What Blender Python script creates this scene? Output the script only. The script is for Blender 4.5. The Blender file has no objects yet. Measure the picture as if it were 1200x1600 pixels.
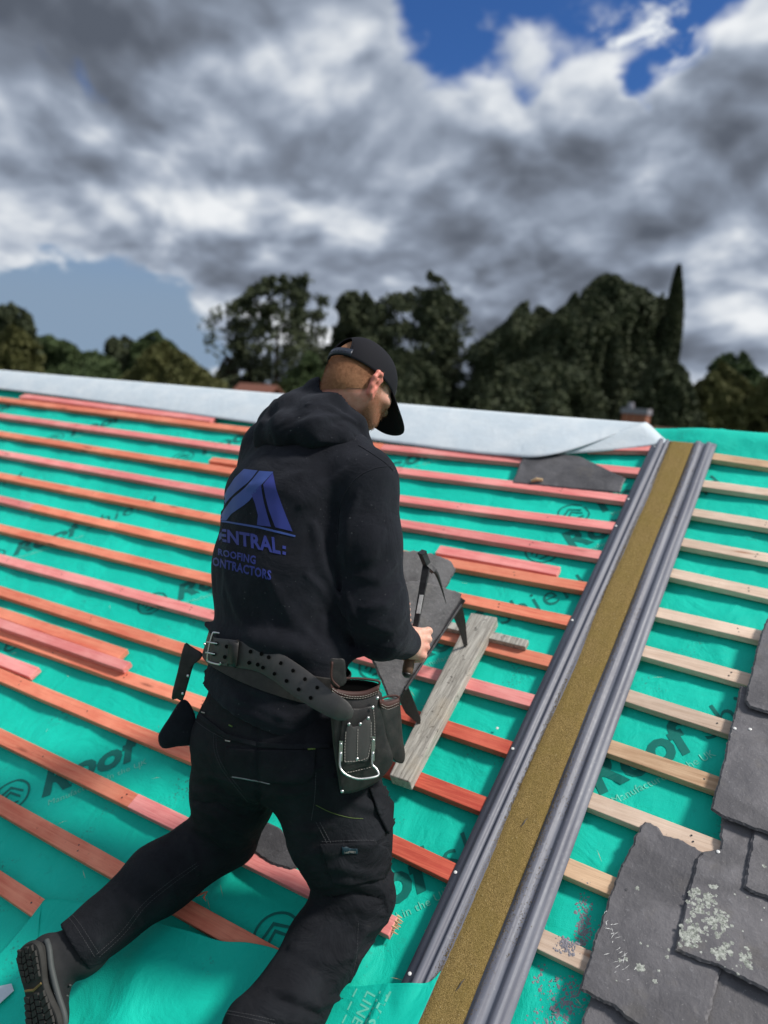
import bpy, bmesh, math, random
import numpy as np
from mathutils import Vector, Matrix
from mathutils.bvhtree import BVHTree
random.seed(7); RNG = np.random.default_rng(7)
R = math.radians
SC = bpy.context.scene
# ---------------------------------------------------------------- camera
PITCH = R(30)                                   # pitch of the roof
RX = np.array([[1,0,0],[0,math.cos(PITCH),-math.sin(PITCH)],[0,math.sin(PITCH),math.cos(PITCH)]])
def _rv(w):
    t=np.linalg.norm(w);k=np.array(w)/t;K=np.array([[0,-k[2],k[1]],[k[2],0,-k[0]],[-k[1],k[0],0]])
    return np.eye(3)+math.sin(t)*K+(1-math.cos(t))*K@K
CM = _rv([0.8869, 0.413265, 0.372338])
FPX = 1191.7; CH = 2.02427
CW = RX@CM; CLOC = RX@np.array([0,0,CH])
cam = bpy.data.cameras.new('camera'); camo = bpy.data.objects.new('camera', cam); SC.collection.objects.link(camo)
camo.matrix_world = Matrix([[*CW[0],CLOC[0]],[*CW[1],CLOC[1]],[*CW[2],CLOC[2]],[0,0,0,1]])
cam.sensor_fit='VERTICAL'; cam.sensor_height=36; cam.sensor_width=27; cam.lens=36*FPX/1600
cam.clip_start=.05; cam.clip_end=6000
cam.dof.use_dof=True; cam.dof.focus_distance=2.0; cam.dof.aperture_fstop=1.8
SC.camera=camo
SC.view_settings.view_transform='Standard'; SC.view_settings.look='None'; SC.view_settings.exposure=0.34; SC.view_settings.gamma=1
SC.cycles.use_denoising=True
# ---------------------------------------------------------------- maths: photo point -> place on the roof / in the world
def ray(px,py): return CM@np.array([(px-600)/FPX,-(py-800)/FPX,-1.0])
def at(px,py,w=0.):                              # roof coordinates (along battens, up slope, off the slope)
    d=ray(px,py); s=(w-CH)/d[2]; return np.array([s*d[0],s*d[1],w])
def W3(p): return RX@np.asarray(p,float)         # roof -> world
def deep(px,py,s): return CLOC+s*(CW@np.array([(px-600)/FPX,-(py-800)/FPX,-1.0]))   # world point at camera depth s
def ppx(p):
    e=CW.T@(np.asarray(p)-CLOC); return 600+FPX*e[0]/-e[2],800-FPX*e[1]/-e[2],-e[2]
# ---------------------------------------------------------------- node helper
class NT:
    def __init__(s, tree): s.t=tree; s.n=tree.nodes; s.l=tree.links
    def new(s, typ, ins=None, **kw):
        nd=s.n.new(typ)
        for k,v in kw.items(): setattr(nd,k,v)
        for k,v in (ins or {}).items():
            if hasattr(v,'is_output') : s.l.new(v, nd.inputs[k])
            else: nd.inputs[k].default_value=v
        return nd
    def m(s, op, a, b=0.0, c=0.0, clamp=False):
        nd=s.n.new('ShaderNodeMath'); nd.operation=op; nd.use_clamp=clamp
        for i,v in enumerate((a,b,c)):
            if hasattr(v,'is_output'): s.l.new(v, nd.inputs[i])
            else: nd.inputs[i].default_value=v
        return nd.outputs[0]
    def v(s, op, a, b=(0,0,0), sc=None):
        nd=s.n.new('ShaderNodeVectorMath'); nd.operation=op
        for i,x in enumerate((a,b)):
            if hasattr(x,'is_output'): s.l.new(x, nd.inputs[i])
            else: nd.inputs[i].default_value=x
        if sc is not None:
            if hasattr(sc,'is_output'): s.l.new(sc, nd.inputs['Scale'])
            else: nd.inputs['Scale'].default_value=sc
        return nd.outputs['Value'] if op in('DOT_PRODUCT','LENGTH','DISTANCE') else nd.outputs[0]
    def mix(s, f, a, b, bt='MIX'):
        nd=s.n.new('ShaderNodeMix'); nd.data_type='RGBA'; nd.blend_type=bt
        for i,x in ((0,f),(6,a),(7,b)):
            if hasattr(x,'is_output'): s.l.new(x, nd.inputs[i])
            else: nd.inputs[i].default_value = x if i==0 else (*x[:3],1)
        return nd.outputs[2]
    def noise(s, vec, scale=5., detail=4., rough=.5, dist=0.):
        return s.new('ShaderNodeTexNoise', {'Vector':vec,'Scale':scale,'Detail':detail,'Roughness':rough,'Distortion':dist}).outputs[0]
    def ramp(s, f, lo, hi, smooth=True):
        nd=s.new('ShaderNodeMapRange', {'Value':f,'From Min':lo,'From Max':hi}); nd.interpolation_type='SMOOTHSTEP' if smooth else 'LINEAR'
        return nd.outputs[0]
    def scalev(s, vec, sc): return s.v('MULTIPLY', vec, sc)
# ---------------------------------------------------------------- sky
world=bpy.data.worlds.new('World'); SC.world=world; world.use_nodes=True; world.cycles.sampling_method='MANUAL'; world.cycles.sample_map_resolution=512
SUN_EL=R(50); SUN_AZ=R(72)                       # azimuth measured from +Y towards +X
HOLES=[(900,-65,285,.42),(1110,35,150,.32),(700,-80,170,.3),(985,150,50,.22),(40,545,190,.55),(230,570,190,.52),(-150,560,200,.45)]
DARKS=[(60,40,300,.34),(-80,-20,250,.12),(250,110,150,.14),(620,190,170,.16),(770,370,230,.18),(1090,300,200,.17),(1180,190,120,.12),(130,290,170,.10),(420,330,150,.10),(340,430,160,.12),(700,440,200,.10),(1100,420,180,.10)]
LITES=[(760,80,150,.15),(880,160,130,.17),(330,300,150,.12),(280,120,120,.12),(60,370,150,.10),(180,400,120,.06),(1010,170,130,.2),(1180,90,100,.2),(1120,490,130,.22),(520,90,110,.12),(560,20,140,.12),(200,230,130,.12)]
K1,BASE=1.9,.575
def build_sky():
    g=NT(world.node_tree); g.n.clear()
    out=g.n.new('ShaderNodeOutputWorld'); bg=g.n.new('ShaderNodeBackground'); g.l.new(bg.outputs[0],out.inputs[0])
    sky=g.n.new('ShaderNodeTexSky'); sky.sky_type='NISHITA'; sky.sun_disc=False
    sky.sun_elevation=SUN_EL; sky.sun_rotation=SUN_AZ; sky.altitude=80; sky.air_density=1.0; sky.dust_density=.6; sky.ozone_density=2.2
    tc=g.n.new('ShaderNodeTexCoord'); d=g.v('NORMALIZE', tc.outputs['Generated'])
    sp=g.n.new('ShaderNodeSeparateXYZ'); g.l.new(d,sp.inputs[0]); z=sp.outputs[2]
    def mapping(dz):
        z1=g.m('ADD',g.m('MAXIMUM',z,-.02),dz); k=g.m('DIVIDE',1.0,g.m('ADD',z1,.70))
        pl=g.n.new('ShaderNodeCombineXYZ'); g.l.new(g.m('MULTIPLY',sp.outputs[0],k),pl.inputs[0]); g.l.new(g.m('MULTIPLY',sp.outputs[1],k),pl.inputs[1]); g.l.new(g.m('MULTIPLY',g.m('MULTIPLY',z1,1.4),k),pl.inputs[2])
        return pl.outputs[0]
    def warped(P,amt):
        w=g.new('ShaderNodeTexNoise',{'Vector':P,'Scale':3.0,'Detail':3.0,'Roughness':.5}).outputs['Color']
        return g.v('ADD',P,g.v('SCALE',g.v('SUBTRACT',w,(.5,.5,.5)),sc=amt))
    def height(P):                               # billowing cloud: rounded lumps over broad masses
        Q=warped(P,.16)
        v=g.new('ShaderNodeTexVoronoi',{'Vector':Q,'Scale':6.6,'Detail':2.2,'Roughness':.5,'Lacunarity':2.2},feature='F1',normalize=True).outputs['Distance']
        n=g.noise(Q,3.5,5.,.46)
        return g.m('ADD',g.m('MULTIPLY',g.m('SUBTRACT',.55,v),.95),n)
    P=mapping(0.); h0=height(P); h1=height(mapping(.032))
    wn=g.new('ShaderNodeTexNoise',{'Vector':P,'Scale':3.4,'Detail':5.0,'Roughness':.6}).outputs['Color']
    dw=g.v('ADD',d,g.v('SCALE',g.v('SUBTRACT',wn,(.5,.5,.5)),sc=.20))
    def blob(px,py,rad,amp):                     # a soft patch of sky round one direction
        c=CW@np.array([(px-600)/FPX,-(py-800)/FPX,-1.0]); c=c/np.linalg.norm(c)
        return g.m('MULTIPLY', g.ramp(g.v('DISTANCE',dw,tuple(c)), rad/FPX, rad/FPX*.15), amp)
    def tot(lst):
        o=None
        for b in lst:
            x=blob(*b); o=x if o is None else g.m('ADD',o,x)
        return o
    hole=tot(HOLES); cov=g.m('SUBTRACT', h0, hole); alpha=g.ramp(cov,.33,.50)
    dark=tot(DARKS); lite=tot(LITES)
    lit=g.m('MULTIPLY',g.m('SUBTRACT',h0,h1),K1)
    b=g.m('ADD', g.m('ADD', BASE, lit), g.m('SUBTRACT', lite, dark))
    b=g.m('ADD', b, g.m('MULTIPLY', g.m('SUBTRACT',g.noise(P,2.2,3.,.5),.5), -.7))
    b=g.m('ADD', b, g.m('MULTIPLY', g.ramp(cov,.62,.38), .22))
    cr=g.n.new('ShaderNodeValToRGB'); g.l.new(b,cr.inputs[0]); e=cr.color_ramp; e.interpolation='B_SPLINE'
    stops=[(0.0,(.085,.100,.130)),(.22,(.150,.172,.215)),(.45,(.240,.285,.365)),(.65,(.40,.455,.55)),(.83,(.66,.70,.75)),(1.0,(.86,.88,.90))]
    for _ in range(4): e.elements.new(.5)
    for i,(p,c) in enumerate(stops): e.elements[i].position=p
    for i,(p,c) in enumerate(stops): e.elements[i].color=(*c,1)
    cl=g.v('SCALE', cr.outputs[0], sc=8.2)
    skyc=g.v('MULTIPLY', sky.outputs[0], (.24,.44,.76))
    skyc=g.mix(g.ramp(z,.30,.07), skyc, (1.9,2.65,3.65))
    wis=g.m('MULTIPLY',g.ramp(g.noise(g.v('MULTIPLY',warped(P,.25),(1.,1.,1.)),9.,6.,.62),.50,.68),tot([(1050,30,90,.8),(1140,80,90,.8),(1010,100,120,.9),(930,100,90,.7)]))
    skyc=g.mix(wis,skyc,(6.6,6.9,7.2))
    g.l.new(g.mix(alpha, skyc, cl), bg.inputs[0])
    bg.inputs[1].default_value=.1
build_sky()
sun=bpy.data.lights.new('sun','SUN'); sun.energy=3.2; sun.angle=R(9); sun.color=(1,.95,.88)
suno=bpy.data.objects.new('sun',sun); SC.collection.objects.link(suno)
sv=Vector((math.sin(SUN_AZ)*math.cos(SUN_EL),math.cos(SUN_AZ)*math.cos(SUN_EL),math.sin(SUN_EL)))
suno.rotation_euler=sv.to_track_quat('Z','Y').to_euler()
# ---------------------------------------------------------------- materials
def material(name, fn, rough=.75, spec=.3):
    m=bpy.data.materials.new(name); m.use_nodes=True; g=NT(m.node_tree)
    b=m.node_tree.nodes['Principled BSDF']; b.inputs['Roughness'].default_value=rough; b.inputs['Specular IOR Level'].default_value=spec
    tc=g.n.new('ShaderNodeTexCoord'); P=tc.outputs['Object']
    r=fn(g,P,b) or {}
    if 'col' in r:
        c=r['col']
        if hasattr(c,'is_output'): g.l.new(c,b.inputs['Base Color'])
        else: b.inputs['Base Color'].default_value=(*c,1)
    if 'rough' in r: g.l.new(r['rough'],b.inputs['Roughness'])
    if 'bump' in r:
        bp=g.new('ShaderNodeBump',{'Height':r['bump'],'Strength':r.get('bs',.5),'Distance':r.get('bd',.002)}); g.l.new(bp.outputs[0],b.inputs['Normal'])
    return m
def objrand(g): return g.n.new('ShaderNodeObjectInfo').outputs['Random']
def m_membrane(base=(.004,.57,.43), flip=False):
    def f(g,P,b):
        n=g.noise(P,2.2,3.,.6); n2=g.noise(P,38.,5.,.65); n3=g.noise(P,420.,2.,.6)
        c=g.mix(g.ramp(n,.3,.7), tuple(x*.90 for x in base), tuple(min(1,x*1.05+.004) for x in base))
        c=g.mix(g.m('MULTIPLY',g.ramp(n2,.56,.80),.22), c, (.02,.20,.16))
        sp=g.new('ShaderNodeTexVoronoi',{'Vector':P,'Scale':26.}); 
        dirt=g.m('MULTIPLY',g.ramp(g.noise(P,5.,5.,.6),.56,.70),g.ramp(g.noise(P,120.,3.,.6),.56,.64))
        c=g.mix(g.m('MULTIPLY',dirt,.75), c, (.05,.06,.055))
        h=g.m('ADD',g.m('MULTIPLY',n3,.25),g.m('ADD',g.m('MULTIPLY',g.noise(P,7.,6.,.55,1.2),2.6),g.m('MULTIPLY',g.noise(g.v('MULTIPLY',P,(30.,9.,9.)),1.,4.,.5,.6),.5)))
        return dict(col=c,bump=h,bs=.6,bd=.006)
    return material('underlay_membrane',f,.6,.18)
M_MEM=m_membrane()
def f_white(g,P,b):
    n=g.noise(P,6.,4.,.6); c=g.mix(g.ramp(n,.35,.75),(.58,.66,.72),(.68,.74,.78))
    c=g.mix(g.m('MULTIPLY',g.ramp(g.noise(P,55.,4.,.7),.62,.72),.35),c,(.30,.33,.36))
    return dict(col=c,bump=g.noise(P,13.,5.,.6,.5),bs=.4,bd=.01)
M_WHITE=material('membrane_underside',f_white,.6,.25)
def wood(name, a, bcol, knot=(.18,.05,.03), grey=0., redge=None):
    def f(g,P,b):
        rnd=objrand(g)
        off=g.n.new('ShaderNodeCombineXYZ'); g.l.new(g.m('MULTIPLY',rnd,37.),off.inputs[0]); g.l.new(g.m('MULTIPLY',rnd,11.),off.inputs[1])
        Q=g.v('ADD',P,off.outputs[0])
        st=g.v('MULTIPLY',Q,(1.6,26.,26.))
        n=g.noise(st,3.,6.,.65,.6); n2=g.noise(g.v('MULTIPLY',Q,(3.,160.,160.)),2.,3.,.6)
        blot=g.noise(Q,3.2,4.,.6)
        c=g.mix(g.ramp(n,.3,.72), a, bcol)
        c=g.mix(g.m('MULTIPLY',g.ramp(blot,.42,.68),.55), c, tuple(min(1,x*1.25+.03) for x in bcol))
        c=g.mix(g.m('MULTIPLY',g.ramp(n2,.5,.75),.30), c, tuple(x*.55 for x in a))
        vo=g.new('ShaderNodeTexVoronoi',{'Vector':g.v('MULTIPLY',Q,(2.2,12.,12.)),'Scale':1.0,'Randomness':1.0})
        c=g.mix(g.m('MULTIPLY',g.ramp(vo.outputs['Distance'],.13,.05),.75), c, knot)
        c=g.mix(g.m('MULTIPLY',g.ramp(g.noise(Q,70.,4.,.7),.64,.72),.45), c, tuple(x*.35 for x in a))
        hue=g.n.new('ShaderNodeHueSaturation'); g.l.new(c,hue.inputs['Color']); g.l.new(g.m('ADD',.86,g.m('MULTIPLY',rnd,.26)),hue.inputs['Value'])
        return dict(col=hue.outputs[0],bump=g.m('ADD',n,g.m('MULTIPLY',n2,.6)),bs=.55,bd=.0015)
    return material(name,f,.72,.25)
M_PINK=wood('pink_stained_wood',(.74,.19,.185),(.90,.34,.31))
M_RED=wood('orange_stained_wood',(.70,.165,.10),(.84,.29,.175))
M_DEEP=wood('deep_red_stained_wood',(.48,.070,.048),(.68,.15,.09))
M_PALE=wood('pale_sawn_wood',(.55,.40,.30),(.72,.56,.44),(.30,.11,.05))
M_TAN=wood('tan_sawn_wood',(.44,.27,.16),(.64,.44,.28),(.28,.10,.04))
def f_grey(g,P,b):
    st=g.v('MULTIPLY',P,(26.,1.8,26.)); n=g.noise(st,3.,7.,.7,.8); n2=g.noise(g.v('MULTIPLY',P,(150.,4.,150.)),1.5,4.,.7)
    c=g.mix(g.ramp(n,.3,.7),(.27,.25,.22),(.58,.555,.50)); c=g.mix(g.m('MULTIPLY',g.ramp(n2,.52,.72),.6),c,(.10,.09,.08))
    c=g.mix(g.m('MULTIPLY',g.ramp(g.noise(P,34.,5.,.7,.5),.60,.68),.8),c,(.06,.055,.05))
    c=g.mix(g.m('MULTIPLY',g.ramp(g.noise(P,6.,3.,.5),.55,.7),.4),c,(.50,.42,.31))
    return dict(col=c,bump=g.m('ADD',n,n2),bs=.8,bd=.003)
M_GREYWOOD=material('weathered_grey_wood',f_grey,.85,.2)
def f_grp(g,P,b):
    n=g.noise(g.v('MULTIPLY',P,(40.,1.6,40.)),2.,5.,.6); n2=g.noise(P,60.,5.,.7)
    c=g.mix(g.ramp(n,.35,.7),(.115,.12,.155),(.185,.195,.235)); c=g.mix(g.m('MULTIPLY',g.ramp(n2,.58,.72),.4),c,(.33,.34,.36))
    return dict(col=c,rough=g.m('ADD',.36,g.m('MULTIPLY',n2,.30)),bump=n2,bs=.12,bd=.002)
M_GRP=material('grey_plastic_gutter',f_grp,.38,.5)
def f_sand(g,P,b):
    n=g.noise(P,520.,2.,.7); n1=g.noise(P,150.,3.,.7); n2=g.noise(P,9.,4.,.6)
    c=g.mix(g.ramp(n,.30,.72),(.11,.068,.018),(.46,.33,.13)); c=g.mix(g.m('MULTIPLY',g.ramp(n2,.35,.7),.5),c,(.26,.19,.055))
    c=g.mix(g.m('MULTIPLY',g.ramp(n1,.62,.72),.6),c,(.60,.50,.30)); c=g.mix(g.m('MULTIPLY',g.ramp(n1,.38,.30),.6),c,(.06,.04,.012))
    return dict(col=c,bump=g.m('ADD',n,n1),bs=1.,bd=.003)
M_SAND=material('ochre_mineral_coating',f_sand,.95,.15)
def slate_mat(name,a,b2,scr=.5):
    def f(g,P,b):
        rnd=objrand(g); Q=g.v('ADD',P,g.v('SCALE',(1.,1.,1.),sc=g.m('MULTIPLY',rnd,9.)))
        n=g.noise(Q,7.,6.,.6,.4); n2=g.noise(Q,60.,6.,.7); n3=g.noise(g.v('MULTIPLY',Q,(90.,22.,40.)),1.,5.,.7,1.2)
        c=g.mix(g.ramp(n,.3,.7),a,b2); c=g.mix(g.m('MULTIPLY',g.ramp(g.noise(Q,12.,4.,.6),.55,.72),.40),c,(.16,.145,.125))
        c=g.mix(g.m('MULTIPLY',g.ramp(n2,.56,.75),.45),c,(.30,.30,.32)); c=g.mix(g.m('MULTIPLY',g.ramp(g.noise(Q,3.5,5.,.6,.8),.48,.62),.45),c,tuple(x*.55 for x in a)); c=g.mix(g.m('MULTIPLY',g.ramp(g.noise(Q,230.,3.,.6),.66,.72),.5),c,(.42,.41,.40))
        c=g.mix(g.m('MULTIPLY',g.ramp(n3,.705,.75),scr),c,(.55,.55,.58))
        h=g.m('ADD',g.m('MULTIPLY',n,1.4),g.m('ADD',g.m('MULTIPLY',n2,.8),g.m('MULTIPLY',g.noise(Q,22.,6.,.6,.6),.8)))
        return dict(col=c,rough=g.m('ADD',.42,g.m('MULTIPLY',n,.3)),bump=h,bs=.7,bd=.004)
    return material(name,f,.6,.4)
M_SLATE=slate_mat('purple_grey_slate',(.105,.101,.110),(.175,.168,.178))
M_SLATED=slate_mat('dark_slate',(.065,.063,.068),(.125,.122,.13),.7)
def f_metal(g,P,b): b.inputs['Metallic'].default_value=1.; return dict(col=g.mix(g.noise(P,300.,3.),(.55,.55,.55),(.85,.85,.84)))
M_ZINC=material('bright_metal',f_metal,.3)
def f_dmetal(g,P,b):
    b.inputs['Metallic'].default_value=.8; n=g.noise(P,90.,5.,.7)
    return dict(col=g.mix(n,(.03,.03,.032),(.13,.13,.135)),rough=g.m('ADD',.25,g.m('MULTIPLY',n,.4)),bump=n,bs=.3,bd=.001)
M_IRON=material('dark_forged_steel',f_dmetal,.4)
def plain(name,c,rough=.7,spec=.3,vary=.15,sc=40.,bs=.3,bd=.001):
    def f(g,P,b):
        n=g.noise(P,sc,4.,.6); return dict(col=g.mix(n,tuple(x*(1-vary) for x in c),tuple(min(1,x*(1+vary)) for x in c)),bump=n,bs=bs,bd=bd)
    return material(name,f,rough,spec)
M_PRINT=plain('dark_teal_print',(.004,.165,.135),.55)
M_PRINTL=plain('pale_green_print',(.14,.62,.47),.55)
M_CHIP=plain('raw_wood_chip',(.62,.44,.25),.8,vary=.3)
M_NAIL=plain('white_nail_head',(.80,.80,.78),.4,.5)
def f_lich(g,P,b):
    n=g.noise(P,140.,4.,.7); n2=g.noise(P,420.,3.,.7)
    c=g.mix(g.ramp(n,.35,.65),(.20,.22,.19),(.55,.57,.52)); return dict(col=g.mix(g.m('MULTIPLY',g.ramp(n2,.55,.7),.6),c,(.15,.15,.13)),bump=n,bs=1.,bd=.002)
M_LICH=material('pale_lichen',f_lich,.95,.1)
M_MORT=plain('grey_mortar_crumbs',(.25,.24,.27),.95,vary=.4)
# ---------------------------------------------------------------- object helpers
def tag(o,label=None,cat=None,group=None,kind=None):
    for k,v in (('label',label),('category',cat),('group',group),('kind',kind)):
        if v: o[k]=v
    return o
GROUPS=None
def merge_into(o,V,F,mat):
    """add world-space faces with their own material to an existing mesh"""
    me=o.data; me.materials.append(mat); k=len(me.materials)-1; bm=bmesh.new(); bm.from_mesh(me); iw=full_world(o).inverted()
    vs=[bm.verts.new(iw@Vector(v)) for v in V]
    for f in F:
        try: nf=bm.faces.new([vs[i] for i in f]); nf.material_index=k
        except ValueError: pass
    bm.to_mesh(me); bm.free()
def merge_roof(o,V,F,mat): merge_into(o,(np.asarray(V,float)@RX.T).tolist(),F,mat)
def link(name,me,mat=None,parent=None,smooth=False):
    o=bpy.data.objects.new(name,me); SC.collection.objects.link(o)
    if mat is not None:
        me.materials.append(mat)
    if smooth:
        for p in me.polygons: p.use_smooth=True
    if parent is not None:
        o.parent=parent
        o.matrix_parent_inverse=MWI.get(parent.name) or parent.matrix_basis.inverted()
    return o
MWI={}
def frame_of(origin,rot=None):
    m=Matrix(rot if rot is not None else np.eye(3).tolist()).to_4x4(); m.translation=Vector(origin); return m
ROOFROT=Matrix(RX.tolist())
def empty(name,origin,rot=None):
    o=bpy.data.objects.new(name,None); SC.collection.objects.link(o); o.empty_display_size=.1
    o.matrix_basis=frame_of(origin,rot); MWI[o.name]=o.matrix_basis.inverted(); return o
def wmesh(name,V,F,mat,parent=None,origin=None,rot=None,smooth=False):
    """mesh from WORLD-space vertices; its own origin / rotation kept sensible"""
    V=np.asarray(V,float); 
    if origin is None: origin=V.mean(0)
    M=frame_of(origin,rot); Rm=np.array(M.to_3x3()); L=(V-np.array(origin))@Rm
    me=bpy.data.meshes.new(name); me.from_pydata(L.tolist(),[],[list(map(int,f)) for f in F]); me.update()
    o=bpy.data.objects.new(name,me); SC.collection.objects.link(o)
    if mat is not None: me.materials.append(mat)
    if smooth: me.shade_smooth()
    if parent is not None:
        o.parent=parent; o.matrix_parent_inverse=Matrix.Identity(4)
        o.matrix_basis=full_world(parent).inverted()@M
    else: o.matrix_basis=M
    return o
def full_world(o):
    m=o.matrix_basis.copy()
    return full_world(o.parent)@m if o.parent else m
def rmesh(name,V,F,mat,parent=None,origin=None,smooth=False):
    """mesh from ROOF-space vertices"""
    V=np.asarray(V,float); W=V@RX.T
    o=V.mean(0) if origin is None else np.asarray(origin,float)
    return wmesh(name,W,F,mat,parent,RX@o,ROOFROT,smooth)
def bevel(o,w,seg=1):
    md=o.modifiers.new('bevel','BEVEL'); md.width=w; md.segments=seg; md.limit_method='ANGLE'; md.angle_limit=R(40); return o
def prism(poly,h0,h1,N=None):
    """poly: list of (x,y) -> V,F between heights"""
    n=len(poly); V=[(x,y,h0) for x,y in poly]+[(x,y,h1) for x,y in poly]
    F=[list(range(n))[::-1],list(range(n,2*n))]+[[i,(i+1)%n,n+(i+1)%n,n+i] for i in range(n)]
    return V,F
def tube_path(pts,r,n=8,closed=False,caps=True):
    P=np.asarray(pts,float); V=[];F=[]; m=len(P); rr=np.broadcast_to(np.asarray(r,float),(m,))
    T=np.gradient(P,axis=0) if not closed else np.roll(P,-1,0)-np.roll(P,1,0)
    T/= (np.linalg.norm(T,axis=1)[:,None]+1e-12); up=np.array([.13,.27,.95]); 
    a=np.cross(T[0],up); a/=np.linalg.norm(a)
    for i in range(m):
        a=a-T[i]*(a@T[i]); a/=np.linalg.norm(a)+1e-12; b=np.cross(T[i],a)
        for k in range(n):
            t=2*math.pi*k/n; V.append(P[i]+rr[i]*(math.cos(t)*a+math.sin(t)*b))
    for i in range(m if closed else m-1):
        for k in range(n):
            F.append([i*n+k,i*n+(k+1)%n,((i+1)%m)*n+(k+1)%n,((i+1)%m)*n+k])
    if caps and not closed: F.append(list(range(n))[::-1]); F.append([ (m-1)*n+k for k in range(n)])
    return V,F
class Acc:
    def __init__(s): s.V=[];s.F=[]
    def add(s,V,F):
        b=len(s.V); s.V.extend([tuple(map(float,v)) for v in V]); s.F.extend([[b+i for i in f] for f in F]); return s
def catmull(pts,n=8,closed=False):
    P=np.asarray(pts,float); m=len(P); out=[]
    rng=range(m if closed else m-1)
    for i in rng:
        p0=P[(i-1)%m] if (closed or i>0) else 2*P[0]-P[1]; p1=P[i]; p2=P[(i+1)%m]; p3=P[(i+2)%m] if (closed or i<m-2) else 2*P[-1]-P[-2]
        for k in range(n):
            t=k/n; out.append(.5*((2*p1)+(-p0+p2)*t+(2*p0-5*p1+4*p2-p3)*t*t+(-p0+3*p1-3*p2+p3)*t**3))
    if not closed: out.append(P[-1])
    return np.array(out)
def vnoise(x,y,seed=0,oct=3):
    """cheap smooth value noise on arrays"""
    r=np.random.default_rng(seed); G=r.random((64,64)); o=0;a=1;s=0
    x=np.asarray(x,float);y=np.asarray(y,float)
    for k in range(oct):
        X=x*2**k+k*7.3;Y=y*2**k+k*3.1; i=np.floor(X).astype(int);j=np.floor(Y).astype(int);fx=X-i;fy=Y-j
        fx=fx*fx*(3-2*fx);fy=fy*fy*(3-2*fy);i%=64;j%=64;i1=(i+1)%64;j1=(j+1)%64
        o=o+a*((G[i,j]*(1-fx)+G[i1,j]*fx)*(1-fy)+(G[i,j1]*(1-fx)+G[i1,j1]*fx)*fy); s+=a; a*=.5
    return o/s-.5
# ---------------------------------------------------------------- ground and far setting
GZ=-6.6
def build_ground():
    n=60; xs=np.sign(np.linspace(-1,1,n))*np.abs(np.linspace(-1,1,n))**2.2*3000; V=[];F=[]
    for j in range(n):
        for i in range(n):
            d=math.hypot(xs[i],xs[j]); V.append((xs[i],xs[j],GZ+(vnoise(xs[i]*.01,xs[j]*.01,3)*2.0 if d>60 else 0)))
    for j in range(n-1):
        for i in range(n-1): F.append([j*n+i,j*n+i+1,(j+1)*n+i+1,(j+1)*n+i])
    def f(g,P,b):
        a=g.noise(P,.05,5.,.6);c=g.noise(P,1.5,5.,.7)
        return dict(col=g.mix(g.ramp(c,.3,.7),g.mix(a,(.035,.06,.018),(.07,.09,.03)),(.05,.075,.022)))
    tag(wmesh('ground',V,F,material('grass_ground',f,.95,.1),origin=(0,0,GZ),smooth=True),kind='structure')
build_ground()
# ---------------------------------------------------------------- the roof: a house with its underlay and battens
VR=3.40; U0,U1=-8.2,4.4; VE=-2.6
house=empty('half_built_roof',(0,W3((0,VE,0))[1],GZ))
tag(house,'pitched house roof stripped to bright green underlay and rows of red and pale battens','roof')
def hmem(u,v):
    w=-.0285-.005*(1-np.cos((u+.2)/.42*2*math.pi))*.5+vnoise(u*2.3,v*3.1,5,3)*.010
    w=w-.004*np.sin(math.pi*(v-.162)/.2)**2+.006*vnoise(u*9+3*vnoise(u*2,v*2,77,2),v*5,15,3)
    cr=vnoise(u*7+v*2.5,v*1.6-u*.6,9,3); w=w-.006*np.clip(np.abs(cr)*6-.9,0,1)*0 + .004*np.clip(1-np.abs(cr)*22,0,1)
    # bunched laps beside the bonding gutter and a loose bulge over the ridge on the right
    d=np.exp(-((u+.86+.25*(v-.55))/.035)**2)*np.exp(-((v-.62)/.30)**2); w=w+.022*d
    e=1/(1+np.exp(-(u+.62)/.05)); f=np.exp(-((v-3.30)/.11)**2); w=w+e*f*(.052+.03*vnoise(u*3.2,v*4.,21,3)+.03*vnoise(u*2,v*12,23,2))
    return np.where(v<3.02,np.minimum(w,-.019),w)
def build_underlay():
    du=.022; us=np.arange(U0,U1,du); vs=np.arange(VE,VR+.001,.022)
    UU,VV=np.meshgrid(us,vs); WW=hmem(UU,VV); P=np.stack([UU,VV,WW],-1).reshape(-1,3)@RX.T
    back=np.arange(.03,6.2,.12); ridge=np.stack([us,np.full_like(us,VR),hmem(us,np.full_like(us,VR))],-1)@RX.T
    rows=[P]+[ridge+np.array([0,t*math.cos(PITCH),-t*math.sin(PITCH)+ (.004*math.sin(9*t))]) for t in back]
    V=np.concatenate(rows); nu=len(us); nr=len(vs)+len(back)
    ii,jj=np.meshgrid(np.arange(nu-1),np.arange(nr-1)); a=(jj*nu+ii).ravel(); F=np.stack([a,a+1,a+nu+1,a+nu],1)
    me=bpy.data.meshes.new('roof_underlay'); 
    o=wmesh('roof_underlay',V,F,M_MEM,house,origin=(0,0,0),rot=ROOFROT,smooth=True); return o
UND=build_underlay()
def text_mesh(s,size,bold=0.,shear=0.,space=1.,res=3):
    cu=bpy.data.curves.new('t','FONT'); cu.body=s; cu.size=size; cu.offset=bold; cu.shear=shear; cu.space_character=space; cu.resolution_u=res
    o=bpy.data.objects.new('t',cu); SC.collection.objects.link(o); dg=bpy.context.evaluated_depsgraph_get(); dg.update()
    me=o.evaluated_get(dg).to_mesh(); V=np.array([v.co[:] for v in me.vertices]); F=[list(p.vertices) for p in me.polygons]
    o.evaluated_get(dg).to_mesh_clear(); bpy.data.objects.remove(o); bpy.data.curves.remove(cu); return V,F
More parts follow.
